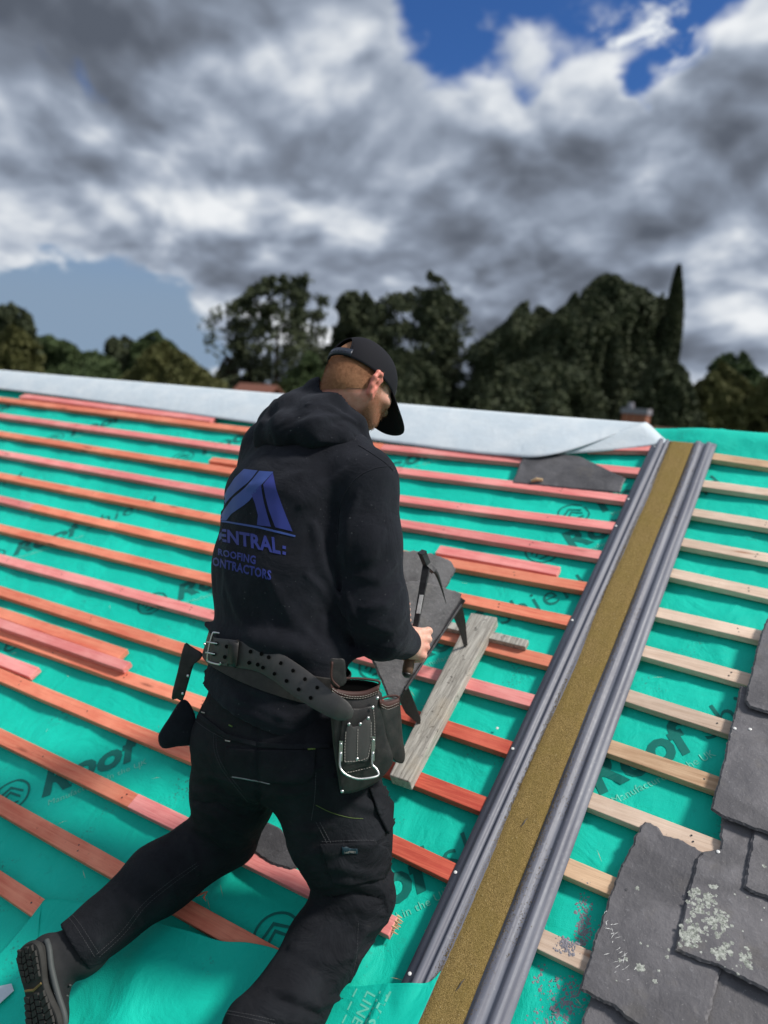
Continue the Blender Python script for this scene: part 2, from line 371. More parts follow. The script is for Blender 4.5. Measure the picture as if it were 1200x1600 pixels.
def subdivide(V,F,maxlen):
    bm=bmesh.new(); vs=[bm.verts.new(v) for v in V]
    for f in F:
        try: bm.faces.new([vs[i] for i in f])
        except ValueError: pass
    bmesh.ops.triangulate(bm,faces=bm.faces[:])
    for _ in range(6):
        es=[e for e in bm.edges if e.calc_length()>maxlen]
        if not es: break
        bmesh.ops.subdivide_edges(bm,edges=es,cuts=1); bmesh.ops.triangulate(bm,faces=[f for f in bm.faces if len(f.verts)>3])
    bm.verts.index_update(); V=np.array([v.co[:] for v in bm.verts]); F=[[v.index for v in f.verts] for f in bm.faces]; bm.free(); return V,F
def ring(r0,r1,n=40,a0=0,a1=2*math.pi):
    t=np.linspace(a0,a1,n+1); V=[(r0*math.cos(x),r0*math.sin(x),0) for x in t]+[(r1*math.cos(x),r1*math.sin(x),0) for x in t]
    return V,[[i,i+1,n+2+i,n+1+i] for i in range(n)]
def build_print():
    A=Acc();B=Acc()
    w1=subdivide(*text_mesh('Roof',.165,.006,.18,1.02),.05); w2=subdivide(*text_mesh('shield',.150,-.0008,.15,1.12),.05)
    w3=text_mesh('Manufactured in the UK',.034,0,0,1.05)
    c1=ring(.062,.070); ch=[]
    xw=w1[0][:,0].max()
    # the emblem: a little roof over waves in a ring
    em=Acc(); em.add(*c1); 
    for dy,s in ((.012,1.),(-.010,.8)):
        em.add([(-.045*s,dy-.012,0),(0,dy+.02,0),(.045*s,dy-.012,0),(.045*s,dy-.002,0),(0,dy+.032,0),(-.045*s,dy-.002,0)],[[0,1,4,5],[1,2,3,4]])
    em.add([(-.03,-.04,0),(.03,-.04,0),(.03,-.032,0),(-.03,-.032,0)],[[0,1,2,3]])
    def place(acc,VF,u,v,ang,dx=0,dy=0):
        V,F=VF; V=np.array(V,float); x=V[:,0]+dx; y=V[:,1]+dy; c,s=math.cos(ang),math.sin(ang)
        uu=u+x*c-y*s; vv=v+x*s+y*c
        keep=vv<3.1; ww=hmem(uu,vv)+.0015
        acc.add(np.stack([uu,vv,ww],1),[f for f in F if all(keep[i] for i in f)])
    starts=[(-2.298+1.18*k,.574) for k in(-4,-3,-2,-1,0,1)]+[(-2.52+1.18*k,1.54) for k in (-4,-3,-2,-1,0,1)]+[(-.936+1.18*k,2.62) for k in(-6,-5,-4,-3,-2,-1,0)]+[(-2.1+1.18*k,-.42) for k in(-3,-2,-1,0,1)]
    right=[(-.56,1.265),(-.56+1.18,1.265),(-.98,2.33),(.20,2.33),(.1,.2)]
    for (u,v) in starts+right:
        r=(u,v) in right
        if not r and u>-.80: continue
        a=R(49)
        place(A,(em.V,em.F),u,v,a)
        place(A,w1,u,v,a,.105,-.055)
        place(A,w2,u,v,a,.105+xw+.02,-.05)
        place(B,w3,u,v,a,.13,-.105)
    def clip(acc,ok):
        return [f for f in acc.F if ok([acc.V[i] for i in f])]
    rmesh('dark_print',A.V,A.F,M_PRINT,UND,origin=(0,0,0)); rmesh('pale_print',B.V,B.F,M_PRINTL,UND,origin=(0,0,0))
build_print()
BT=.025; BW=.053
def batten(p,q,mat,w=0.,wid=BW,th=BT,name='batten',parent=house,jag=0.,bow=0.,keep=True):
    """p,q: roof (u,v) of the upper top edge's ends; top face at height w"""
    p=np.array(p[:2]);q=np.array(q[:2]); L=np.linalg.norm(q-p); n=max(2,int(L/.12)); d=(q-p)/L; nn=np.array([d[1],-d[0]])
    V=[];F=[]; rs=random.Random(int(1e4*abs(p[0]+3*p[1]))); ph=rs.random()*9
    for i in range(n+1):
        t=i/n; c=p+(q-p)*t; e=.0008*math.sin(ph+t*L*5)+bow*math.sin(math.pi*t)
        j0=jag*rs.uniform(-1,1) if i in(0,n) else 0
        for (s,h) in ((0,w),(wid,w),(wid,w-th),(0,w-th)):
            x=c+nn*(s+.0006*rs.uniform(-1,1))+d*(j0*rs.random()); V.append((x[0],x[1],h+e+.0004*rs.uniform(-1,1)))
    for i in range(n):
        a=i*4
        for k in range(4): F.append([a+k,a+(k+1)%4,a+4+(k+1)%4,a+4+k][::-1])
    F.append([0,1,2,3]);F.append([4*n+3,4*n+2,4*n+1,4*n])
    c=[(p[0]+q[0])/2,(p[1]+q[1])/2,w]
    o=rmesh(name,V,F,mat,parent,origin=c); bevel(o,.0022,2)
    NV=[];NF=[]
    for kk in range(-22,12):                     # nail heads where the batten crosses a rafter
        u=-.60+.42*kk+.006*rs.uniform(-1,1)
        if th<.024 or not (min(p[0],q[0])+.01<u<max(p[0],q[0])-.01): continue
        v=p[1]+(q[1]-p[1])*(u-p[0])/(q[0]-p[0])
        for dv in ((-.018,-.034) if rs.random()<.5 else (-.026,)):
            uu=u+.008*rs.uniform(-1,1); r=.0028; b0=len(NV)
            NV+=[(uu+r*math.cos(6.2832*i/8),v+dv+r*math.sin(6.2832*i/8),w+.0010) for i in range(8)]; NF.append([b0+i for i in range(8)])
    if NV and parent is not None: merge_roof(o,NV,NF,M_IRON)
    return o
def row(a,b,mats,cuts=(),wl=0.,ext0=0.,ext1=0.,**k):
    """a,b photo points on the upper edge; cuts photo x positions where one timber butts the next"""
    A=at(*a,wl);B=at(*b,wl); d=(B-A)/np.linalg.norm((B-A)[:2]); A=A-d*((A[0]+8.05)/d[0] if ext0>2 else ext0); B=B+d*ext1
    ts=[0.]; 
    for cx in cuts:
        y=a[1]+(b[1]-a[1])*(cx-a[0])/(b[0]-a[0]); C=at(cx,y,wl); ts.append(np.linalg.norm((C-A)[:2])/np.linalg.norm((B-A)[:2]))
    ts.append(1.)
    for i in range(len(ts)-1):
        g0=.0012 if i else 0; P=A+(B-A)*ts[i]+d*g0; Q=A+(B-A)*ts[i+1]-d*g0
        batten(P,Q,mats[i%len(mats)],w=wl,**k)
P_,O_,D_,PA,TA=M_PINK,M_RED,M_DEEP,M_PALE,M_TAN
E=2.4
row((0,620),(600,693),[O_],(),ext0=E); row((600,694),(1000,731),[P_],(),ext1=.03)
row((0,645),(600,727),[P_,P_],(131,),ext0=E); row((600,727),(980,773),[P_],(),ext1=.03)
row((0,673),(600,769),[O_],(),ext0=E); row((600,770),(961,816),[P_],(),ext1=.03)
row((0,703),(560,801),[P_,P_],(133,),ext0=E); row((560,801),(939,860),[P_],(),ext1=.03)
row((0,738),(560,846),[O_],(),ext0=E); row((560,847),(914,909),[O_],(),ext1=.03)
row((0,774),(560,901),[P_,O_],(56,),ext0=E); row((560,893),(889,961),[O_],(),ext1=.03)
row((0,818),(560,951),[O_],(),ext0=E); row((560,949),(862,1024),[O_],(),ext1=.03)
row((0,865),(560,1012),[P_],(),ext0=E); row((560,1012),(831,1084),[P_],(),ext1=.03)
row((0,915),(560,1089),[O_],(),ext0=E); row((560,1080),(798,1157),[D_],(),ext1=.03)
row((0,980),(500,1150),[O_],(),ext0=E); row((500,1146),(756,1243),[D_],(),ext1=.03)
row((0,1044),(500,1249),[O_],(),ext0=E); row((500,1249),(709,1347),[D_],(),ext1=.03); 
row((0,1137),(622,1433),[O_,P_],(216,),ext0=E)
row((0,1241),(560,1550),[O_],(),ext0=E)
row((0,1359),(420,1636),[O_],(),ext0=E)
row((0,1516),(240,1702),[O_],(),ext0=E)
row((920,694),(1020,695),[P_],(),ext1=.03)
for k in range(1,8):                             # further rows below the frame, under the photographer
    v=.165-.2*k; batten((-8.,v),(-.74,v),(O_,P_)[k%2])
    batten((-.46,v+.6),(2.4,v+.6),PA)
# right of the gutter: pale timber
for a,b,m in [((1112,707),(1200,720),TA),((1101,750),(1200,763),PA),((1085,794),(1200,813),PA),((1067,840),(1200,864),PA),((1052,888),(1200,920),PA),
              ((1028,948),(1191,985),PA),((1005,1007),(1172,1052),PA),((984,1077),(1142,1126),PA),((958,1156),(1120,1212),TA),((925,1237),(1126,1313),PA),((888,1339),(967,1372),TA),((850,1451),(920,1484),PA)]:
    row(a,b,[m],(),ext0=.035,ext1=1.6)
# doubled and loose pieces
loose=[]
def loose_batten(a,b,mat,w,label,group=None,**k):
    A=at(*a,w);B=at(*b,w); o=batten(A,B,mat,w=w,parent=None,name='loose_batten',**k); tag(o,label,'wooden batten','loose battens lying on the rows'); return o
loose_batten((38,615),(337,652),M_PINK,.004,'long pink batten doubled against the topmost row under the white membrane, at upper left')
loose_batten((333,714),(480,733),M_RED,.003,'orange batten end lapped on a row, sticking out left of the man\'s shoulder',wid=.045)
loose_batten((688,852),(876,885),M_PINK,-.001,'short pink batten lying against a row, right of the hammer head')
loose_batten((-160,896),(199,1014),M_RED,.002,'rear orange batten of the stacked pair with cut ends left of the man',jag=.01)
loose_batten((-160,912),(203,1034),M_PINK,.026,'front pink batten of the stacked pair, lying on top of an orange row',jag=.01,wid=.044)
loose_batten((-140,966),(61,1043),M_PINK,.002,'short pink batten with its cut end showing at the left edge of the view')
o=batten(at(690,968,.022),at(826,1000,.022),M_GREYWOOD,w=.022,parent=None,name='wood_offcut',wid=.035,th=.022); tag(o,'short brown grey wood offcut poking out from under the weathered plank','wood offcut')
# ---------------------------------------------------------------- body of the house under the roof
def f_brick(g,P,b):
    br=g.new('ShaderNodeTexBrick',{'Vector':P,'Color1':(.30,.10,.06,1),'Color2':(.38,.15,.09,1),'Mortar':(.35,.32,.28,1),'Scale':4.5,'Mortar Size':.02}); return dict(col=br.outputs[0])
M_BRICK=material('red_brick',f_brick,.9,.1)
M_TILE=plain('brown_roof_tile',(.12,.07,.05),.85,vary=.3,sc=8)
def house_box(parent,x0,x1,y0,ze,yr,zr,zb,mat,name='wall'):
    y1=2*yr-y0
    V=[(x0,y0,zb),(x1,y0,zb),(x1,y1,zb),(x0,y1,zb),(x0,y0,ze),(x1,y0,ze),(x1,y1,ze),(x0,y1,ze),(x0,yr,zr),(x1,yr,zr)]
    F=[[0,1,5,4],[2,3,7,6],[1,2,6,9,5],[3,0,4,8,7],[4,5,9,8],[6,7,8,9],[3,2,1,0]]
    return wmesh(name,V,F,mat,parent)
e0=W3((0,VE,-.12)); r0=W3((0,VR,-.12)); house_box(house,U0+.15,U1-.15,e0[1]+.25,e0[2]+.1,r0[1],r0[2]-.04,GZ,M_BRICK)
# ---------------------------------------------------------------- white underside of the membrane folded back over the ridge
def build_flap():
    fl=empty('folded_membrane',W3((-4,3.2,0)),ROOFROT); tag(fl,'pale grey white membrane underside folded back along the whole ridge','membrane sheet')
    top=[(-8.15,3.405,.010)]+[tuple(at(x,y,.03)) for x,y in [(0,578),(200,595),(400,612),(620,630),(800,645),(920,654),(1010,661)]]
    x0=at(0,608,.006)
    bot=[(-8.15,3.10,.006)]+[tuple(at(x,y,w)) for x,y,w in [(0,608,.006),(200,634,.006),(387,660,.006),(600,690,.006),(775,711,.008),(868,709,.03),(1008,662,.035)]]
    n=260; T=catmull(top,40);B=catmull(bot,40)
    m=len(T); V=[];F=[]; K=14
    for i in range(m):
        for k in range(K+1):
            t=k/K; p=T[i]*(1-t)+B[i]*t; bul=.009*math.sin(math.pi*t)**.8
            p[2]+=bul+.006*vnoise(p[0]*2.5,p[1]*6,31,3)*math.sin(math.pi*min(1,t*1.05)); V.append(p)
    for i in range(m-1):
        for k in range(K): a=i*(K+1)+k; F.append([a,a+1,a+K+2,a+K+1])
    o=rmesh('sheet',V,F,M_WHITE,fl,smooth=True); md=o.modifiers.new('t','SOLIDIFY'); md.thickness=.0012
    # turned-up corner
    c=[at(905,706,.014),at(1010,661,.036),at(1044,690,.008),at(1000,697,.010),at(950,698,.012)]
    V=[];F=[]; 
    a,b,cc=at(868,710,.016),at(1010,660,.037),at(1046,691,.006); K=10
    idx={}
    for i in range(K+1):
        for j in range(K+1-i):
            u,v=i/K,j/K; p=a*(1-u-v)+b*u+cc*v; p[2]+=.02*4*u*(1-u)*(1-v)*.4-.012*math.sin(math.pi*v)*(1-u); idx[i,j]=len(V);V.append(p)
    for i in range(K):
        for j in range(K-i):
            F.append([idx[i,j],idx[i+1,j],idx[i,j+1]])
            if j<K-i-1: F.append([idx[i+1,j],idx[i+1,j+1],idx[i,j+1]])
    o=rmesh('turned_corner',V,F,M_WHITE,fl,smooth=True); md=o.modifiers.new('t','SOLIDIFY'); md.thickness=.0012
build_flap()
# ---------------------------------------------------------------- loose sheet over the lowest battens
def build_sheet():
    edge=[(-60,1330),(74,1404),(63,1428),(58,1470),(120,1475),(245,1440),(300,1456),(345,1470),(390,1474),(440,1486),(500,1520),(545,1541),(600,1537),(672,1535)]
    E_=[at(x,y,.006) for x,y in edge]
    # top boundary as a height field: cut line v(u)
    P=[at(-200,1560,.005),at(10,1560,.005),at(20,1540,.006),at(56,1474,.008),at(62,1430,.010),at(74,1404,.012),at(140,1412,.006),at(245,1441,.006),at(300,1456,.012),at(345,1470,.010),at(390,1473,.006),at(440,1486,.006),at(500,1520,.008),at(545,1540,.012),at(600,1537,.018),at(640,1536,.030),at(672,1535,.016),at(690,1520,.010)]
    C=catmull(P,10); V=[];F=[]; K=60; low=-1.0
    for i,p in enumerate(C):
        for k in range(K+1):
            t=(k/K)**1.5; v=p[1]*(1-t)+low*t; u=p[0]+ (0 if k==0 else 0)
            ph=abs(((v-.165)/.2)%1-.0); sag=-.008*(.5-.5*math.cos(2*math.pi*((v-.165)/.2)))
            w=p[2]*math.exp(-t*8)+.006*(1-math.exp(-t*8))+sag*(1-math.exp(-t*20))+.010*vnoise(u*3.1,v*2.7,41,3)
            ridge=.018*math.exp(-((u+1.28+.35*v)/.07)**2)+.012*math.exp(-((u+1.75-.5*v)/.06)**2)
            w=max(w+ridge*(1-math.exp(-t*30)),.0045 if k else p[2])
            if u>-.76: w=max(w,.020)
            V.append((u,v,w))
    for i in range(len(C)-1):
        for k in range(K): a=i*(K+1)+k; F.append([a,a+K+1,a+K+2,a+1])
    o=rmesh('loose_underlay_sheet',V,F,M_MEM,None,smooth=True); md=o.modifiers.new('t','SOLIDIFY'); md.thickness=.0012
    tag(o,'loose green membrane sheet draped over the lowest battens, under the man\'s shins','membrane sheet')
    # its faint printed lines beside the right shin
    bv=BVHTree.FromPolygons([tuple(v) for v in V],F); A=Acc()
    def dec(VF,p,ang):
        V2,F2=subdivide(*VF,.03); c,s=math.cos(ang),math.sin(ang); out=[]
        for x,y,_ in V2:
            u=p[0]+x*c-y*s; v=p[1]+x*s+y*c; h=bv.ray_cast(Vector((u,v,.5)),Vector((0,0,-1)))[0]; out.append((u,v,(h.z if h else .02)+.0018))
        A.add(out,F2)
    dec(text_mesh('THIS SIDE UP',.040,.001,0,1.1),at(598,1545,0.01)+[0,0,0],R(-92)); dec(text_mesh('LINE 15cm LAP',.036,.0005,0,1.1),at(575,1548,.01),R(-92))
    for k in range(9):
        p=at(557,1545,.01); dec(([(0,0,0),(.02,0,0),(.02,.004,0),(0,.004,0)],[[0,1,2,3]]),(p[0]+.002*k,p[1]-.03*k),R(-92))
    rmesh('pale_print',A.V,A.F,M_PRINTL,o,origin=(0,0,0))
build_sheet()
o=rmesh('membrane_scrap',[at(-30,1585,.022),at(-20,1545,.022),at(18,1537,.024),at(22,1548,.022),at(0,1568,.021)],[[0,1,2,3,4]],M_WHITE)
o.modifiers.new('t','SOLIDIFY').thickness=.0012
tag(o,'small white membrane corner at the left edge beside the boot sole','membrane scrap')
# ---------------------------------------------------------------- bonding gutter
GU0,GU1=-.734,-.455; GV1=at(1070,692,.0)[1]
def build_gutter():
    g=empty('bonding_gutter',W3(((GU0+GU1)/2,1.2,0)),ROOFROT); tag(g,'long grey plastic gutter with an ochre gritty strip, running straight up the slope','roof gutter')
    w=GU1-GU0
    prof=[(0,.003),(.07,.003),(.085,.008),(.10,.015),(.13,.0165),(.155,.012),(.165,.007),(.195,.006),(.205,.012),(.22,.015),(.235,.010),(.25,.006),(.31,.0045),(.64,.0045),(.66,.006),(.675,.014),(.69,.0155),(.73,.017),(.75,.0145),(.765,.009),(.80,.006),(.83,.007),(.845,.015),(.86,.016),(.885,.017),(.90,.0145),(.91,.012),(.93,.0115),(1.0,.006)]
    vs=np.arange(-1.5,GV1+.001,.02); vs=np.append(vs[:-1],GV1); V=[];F=[]; m=len(prof)
    for v in vs:
        for t,h in prof: V.append((GU0+t*w,v,h+.0008*math.sin(v*7+t*5)))
    n0=len(V)
    for v in vs:
        for t,h in prof: V.append((GU0+t*w,v,h-.0022))
    for j in range(len(vs)-1):
        for i in range(m-1):
            a=j*m+i; F.append([a,a+1,a+m+1,a+m]); F.append([n0+a,n0+a+m,n0+a+m+1,n0+a+1])
    for j,s in((0,1),(len(vs)-1,-1)):
        for i in range(m-1): a=j*m+i; F.append([a,n0+a,n0+a+1,a+1][::s])
    for j in range(len(vs)-1):
        a=j*m; F.append([a,a+m,n0+a+m,n0+a]); a=j*m+m-1; F.append([a,n0+a,n0+a+m,a+m])
    rmesh('trough',V,F,M_GRP,g,smooth=True)
    # gritty strip: irregular edges, raised, grains spilling to its sides
    vs=np.arange(-1.5,GV1-.002,.006); K=22; V=[];F=[]
    for v in vs:
        l=GU0+w*(.285+.030*vnoise(v*3.,0,51,4)*2+.010*vnoise(v*60.,0,52,2)); r=GU0+w*(.655+.018*vnoise(v*3.,5,53,3)*2+.008*vnoise(v*60.,9,54,2))
        for k in range(K+1):
            t=k/K; u=l+(r-l)*t; e=min(1,6*t,6*(1-t)); V.append((u,v,.0048+.0035*e+.0022*e*vnoise(u*150,v*150,55,2)))
    for j in range(len(vs)-1):
        for k in range(K): a=j*(K+1)+k; F.append([a,a+1,a+K+2,a+K+1])
    rmesh('gritty_strip',V,F,M_SAND,g,smooth=True)
    A=Acc()
    pt=np.array([p[0] for p in prof]); ph=np.array([p[1] for p in prof]); q=np.random.default_rng(5)
    for k in range(15000):
        v=q.uniform(.2,GV1-.01); z=q.random()
        t=.27+abs(q.normal(0,.02))*-1+.02 if z<.5 else (.665+abs(q.normal(0,.028)) if z<.86 else q.normal(.80,.03))
        if t<.15 or t>.93: continue
        if z>=.86 and vnoise(v*6.,3,57,2)<.06: continue
        h=np.interp(t,pt,ph); s=q.uniform(.0006,.0015); u=GU0+t*w; a=q.uniform(0,6.28)
        B=[(u+s*math.cos(a+i*2.09),v+s*math.sin(a+i*2.09),h+.0003) for i in range(3)]+[(u,v,h+s*1.3)]
        A.add(B,[[0,1,3],[1,2,3],[2,0,3]])
    o=rmesh('loose_grit',A.V,A.F,M_SAND,g); o['kind']='stuff'
    # cracks seen on the strip, and the nails along both flanges
    for x,y in [(818,1286),(718,1540)]:
        p=at(x,y,.009); o=rmesh('splinter',*tube_path([p+[-.004,-.016,0],p+[.001,-.003,.002],p+[.002,.008,.002],p+[.006,.020,0]],[.0004,.0015,.0014,.0004],6),M_SLATED,g)
    for x,y in [(1023,697),(980,779),(961,821),(892,968),(797,1168),(708,1361),(640,1521),(1112,713),(1045,893),(1003,1012),(916,1249),(799,1572)]:
        p=at(x,y,.006); p[0]=min(max(p[0],GU0+.008),GU1-.006)
        nail(p+[0,0,-.002],g)
    return g
def nail(p,parent,r=.0048):
    V=[];F=[];n=12
    for rr,h in((r*.95,.0),(r,.0012),(r*.6,.0022),(.0001,.0026)):
        for k in range(n): t=2*math.pi*k/n; V.append((p[0]+rr*math.cos(t),p[1]+rr*math.sin(t),p[2]+h))
    for j in range(3):
        for k in range(n): F.append([j*n+k,j*n+(k+1)%n,(j+1)*n+(k+1)%n,(j+1)*n+k])
    return rmesh('nail',V,F,M_NAIL,parent)
build_gutter()
for x,y in [(777,1138),(560,430)][:1]: tag(nail(at(x,y,-.026),None),'single pale nail head lying on the green underlay between two deep red battens','nail')
for x,y in [(967,1330)]: pass
# ---------------------------------------------------------------- slates
def inside(p,P):
    r=False;n=len(P)
    for i in range(n):
        a,b=P[i],P[(i+1)%n]
        if (a[1]>p[1])!=(b[1]>p[1]) and p[0]<(b[0]-a[0])*(p[1]-a[1])/(b[1]-a[1])+a[0]: r=not r
    return r
def rough_poly(P,step=.006,amp=.0016,seed=0):
    q=np.random.default_rng(seed); out=[]
    P=[np.array(p,float) for p in P]
    for i in range(len(P)):
        a,b=P[i],P[(i+1)%len(P)]; L=np.linalg.norm(b[:2]-a[:2]); n=max(1,int(L/step)); d=(b-a)/max(L,1e-6); nn=np.array([-d[1],d[0],0])
        ph=q.random()*50
        for k in range(n):
            t=k/n; e=(vnoise(ph+t*L*45,seed,61,3)*3.4+q.normal(0,.25))*amp*(1 if 0<k else .4); out.append(a+(b-a)*t+nn*e)
    return np.array(out)
def plane_z(P3):
    A=np.array([[p[0],p[1],1] for p in P3]); c=np.linalg.lstsq(A,np.array([p[2] for p in P3]),rcond=None)[0]; return lambda u,v:c[0]*u+c[1]*v+c[2]
def slate_geo(P3,th,seed=0,ragged=.0016):
    """outline -> a riven slab with a flaky bevelled edge, top face following the outline's own heights"""
    O=rough_poly(P3,amp=ragged,seed=seed); n=len(O)
    area=.5*sum(O[i][0]*O[(i+1)%n][1]-O[(i+1)%n][0]*O[i][1] for i in range(n))
    if area<0: O=O[::-1]
    q=np.random.default_rng(seed+9); ins=.0035
    T=np.roll(O,-1,0)-np.roll(O,1,0); T/=np.linalg.norm(T,axis=1)[:,None]+1e-9; Nn=np.stack([T[:,1],-T[:,0],0*T[:,0]],1)
    r0=O-Nn*(ins+.0022*q.random((n,1))); r1=O-Nn*(.0012*q.random((n,1)))-[0,0,th*.45]; r2=O+Nn*(.0015*q.random((n,1)))-[0,0,th*.55]; r3=O-Nn*.001-[0,0,th]
    V=np.concatenate([r0,r1,r2,r3]); F=[]
    for j in range(3):
        for i in range(n): k=(i+1)%n; F.append([j*n+i,(j+1)*n+i,(j+1)*n+k,j*n+k])
    F.append(list(range(n))); F.append(list(range(3*n,4*n))[::-1]); return V,F
def slate(P3,th,name,label,mat=None,seed=0,ragged=.0016,parent=None,group=None):
    zf=plane_z(P3); P3=[np.array([p[0],p[1],zf(p[0],p[1])]) for p in P3]
    V,F=slate_geo(P3,th,seed,ragged); o=rmesh(name,V,F,mat or M_SLATE,parent)
    if label: tag(o,label,'roof slate',group or ('slates overlapping at the right' if name=='roof_slate' else None))
    return o
def spot_mesh(cs,zf,seed=0):
    """irregular raised lichen discs (u,v,r)"""
    A=Acc(); q=np.random.default_rng(seed)
    for u,v,r in cs:
        n=14; ph=q.random(n)*.8+.55; V=[(u,v,zf(u,v)+.0004)]
        for k in range(n): t=2*math.pi*k/n; V.append((u+r*.7*ph[k]*math.cos(t),v+r*.7*ph[k]*math.sin(t),zf(u,v)+.0004))
        for k in range(n): t=2*math.pi*k/n; V.append((u+r*ph[k]*math.cos(t),v+r*ph[k]*math.sin(t),zf(u,v)+.0002))
        F=[[0,1+k,1+(k+1)%n] for k in range(n)]+[[1+k,1+n+k,1+n+(k+1)%n,1+(k+1)%n] for k in range(n)]
        A.add(V,F)
    return A
def S(pts): return [at(*p) for p in pts]
s6=S([(1104,1500,.008),(1300,1560,.008),(1360,1800,.006),(1010,1800,.006),(1085,1592,.006)]); slate(s6,.007,'roof_slate','bare slate at the bottom edge, lying below the slate with the lichen patch',seed=6)
s7=S([(930,1540,.004),(1090,1560,.004),(1060,1760,.004),(850,1760,.004)]); slate(s7,.006,'roof_slate','slate showing only a corner at the bottom edge beneath the large pitted one',seed=7)
s1=S([(1001,1290,.012),(1008,1283,.012),(1026,1290,.012),(1036,1304,.012),(1060,1309,.012),(1096,1330,.012),(1150,1350,.012),(1130,1500,.020),(1104,1600,.024),(1085,1680,.024),(1010,1612,.024),(960,1573,.024),(904,1545,.024),(925,1480,.022),(962,1372,.016)])
o1=slate(s1,.008,'roof_slate','large leftmost slate with a chipped top corner, nail hole and a few white spots',seed=1,ragged=.0022)
z1=plane_z(s1); q=np.random.default_rng(3)
sp=[(*at(x,y,.02)[:2],r) for x,y,r in [(1000,1512,.010),(1023,1534,.005),(996,1387,.0055),(969,1501,.0045),(978,1499,.0045),(1012,1478,.003),(1042,1495,.005),(963,1533,.002),(1029,1517,.003),(1001,1474,.003),(1045,1484,.003)]]
zz=lambda u,v:z1(u,v); A=spot_mesh(sp,zz,4); merge_roof(o1,A.V,A.F,M_LICH)
A=Acc()
for k in range(46):                                  # chalky scrapes down its left side
    t=q.random(); c=at(930+60*(1-t)*.9+q.normal(0,7),1530-150*t+q.normal(0,6),.02); a=q.normal(1.0,.35); L=q.uniform(.004,.02); d=np.array([math.cos(a),math.sin(a),0])*L; n_=np.array([-d[1],d[0],0])/L*q.uniform(.0003,.0011)
    P=[c-d*.5,c+n_,c+d*.5,c-n_]
    if all(inside(p,s1) for p in P): A.add([(p[0],p[1],zz(p[0],p[1])+.0012) for p in P],[[0,1,2,3]])
merge_roof(o1,A.V,A.F,M_NAIL)
p=at(979,1389,.02); h_=[(p[0]+.0035*math.cos(t),p[1]+.0035*math.sin(t),zz(*p[:2])+.0014) for t in np.linspace(0,6.28,10)[:-1]]; rmesh('nail_hole',h_,[list(range(9))],M_SLATED,o1)
s2=S([(1128,1262,.016),(1300,1300,.016),(1380,1400,.02),(1330,1600,.032),(1200,1548,.034),(1130,1512,.034),(1054,1484,.034),(1072,1410,.028),(1090,1338,.020),(1097,1331,.020),(1126,1326,.019)])
o2=slate(s2,.009,'roof_slate','broad slate covered with a crusty patch of white lichen',seed=2,ragged=.0018)
z2=plane_z(s2); sp=[]
for cx,cy,n,sg in [(1090,1410,60,16),(1078,1462,80,14),(1125,1440,46,16),(1130,1488,40,11),(1165,1502,26,9),(1110,1425,30,26)]:
    for k in range(n): x,y=cx+q.normal(0,sg*.7),cy+q.normal(0,sg*.75); u,v,_=at(x,y,.028); sp.append((u,v,q.uniform(.0018,.0068)))
for k in range(26): x,y=q.uniform(1080,1195),q.uniform(1390,1520); u,v,_=at(x,y,.028); sp.append((u,v,q.uniform(.001,.0028)))
from functools import reduce
A=spot_mesh([s for s in sp if inside(s,s2)],z2,5); merge_roof(o2,A.V,A.F,M_LICH)
nail(at(1122,1331,.021),o2)
s5=S([(1182,1270,.022),(1330,1330,.022),(1400,1500,.028),(1200,1402,.036),(1172,1392,.036),(1162,1384,.036),(1172,1330,.030)]); o5=slate(s5,.009,'roof_slate','narrow slate at the right edge, directly above the slate with the lichen patch',seed=5)
A=spot_mesh([(*at(1194,1355,.03)[:2],.005),(*at(1192,1353,.03)[:2],.003)],plane_z(s5),8); merge_roof(o5,A.V,A.F,M_LICH)
s3=S([(1157,1070,.022),(1250,1090,.022),(1420,1250,.03),(1330,1352,.040),(1200,1302,.042),(1150,1283,.042),(1129,1275,.042),(1111,1263,.042),(1130,1190,.034)]); o3=slate(s3,.009,'roof_slate','tall slate at the right edge with two white nail heads near its top',seed=3)
z3=plane_z(s3)
for x,y in((1148,1139),(1172,1140)): p=at(x,y,.028); nail((p[0],p[1],z3(p[0],p[1])+.0003),o3)
s4=S([(1204,955,.03),(1400,1000,.03),(1420,1160,.04),(1240,1119,.046),(1200,1112,.046),(1171,1104,.046),(1164,1094,.046),(1176,1040,.040),(1190,987,.034)]); slate(s4,.010,'roof_slate','topmost slate at the right edge with a flaky lower corner, overlapping the nailed one',seed=4)
sl=S([(822,701,.012),(905,712,.014),(977,746,.010),(969,769,.006),(801,753,.006)]); slate(sl,.007,'loose_slate','dark pointed slate lying loose on the battens just below the white membrane',M_SLATED,seed=11)
o=rmesh('wood_chip',*(lambda a:(a[0],a[1]))(tube_path([at(830,752,.010),at(838,749,.018),at(848,750,.016)],[.006,.009,.007],6)),M_CHIP); bevel(o,.001); tag(o,'pale wood chip resting against the loose pointed slate near the ridge','wood chip')
sb=S([(385,1284,.006),(405,1280,.006),(432,1291,.005),(462,1316,.004),(474,1334,.003),(472,1352,.003),(452,1358,.003),(420,1347,.004),(380,1320,.006)]); slate(sb,.007,'loose_slate','small dark slate seen between the kneeling man\'s thighs, on the green underlay',M_SLATED,seed=12)
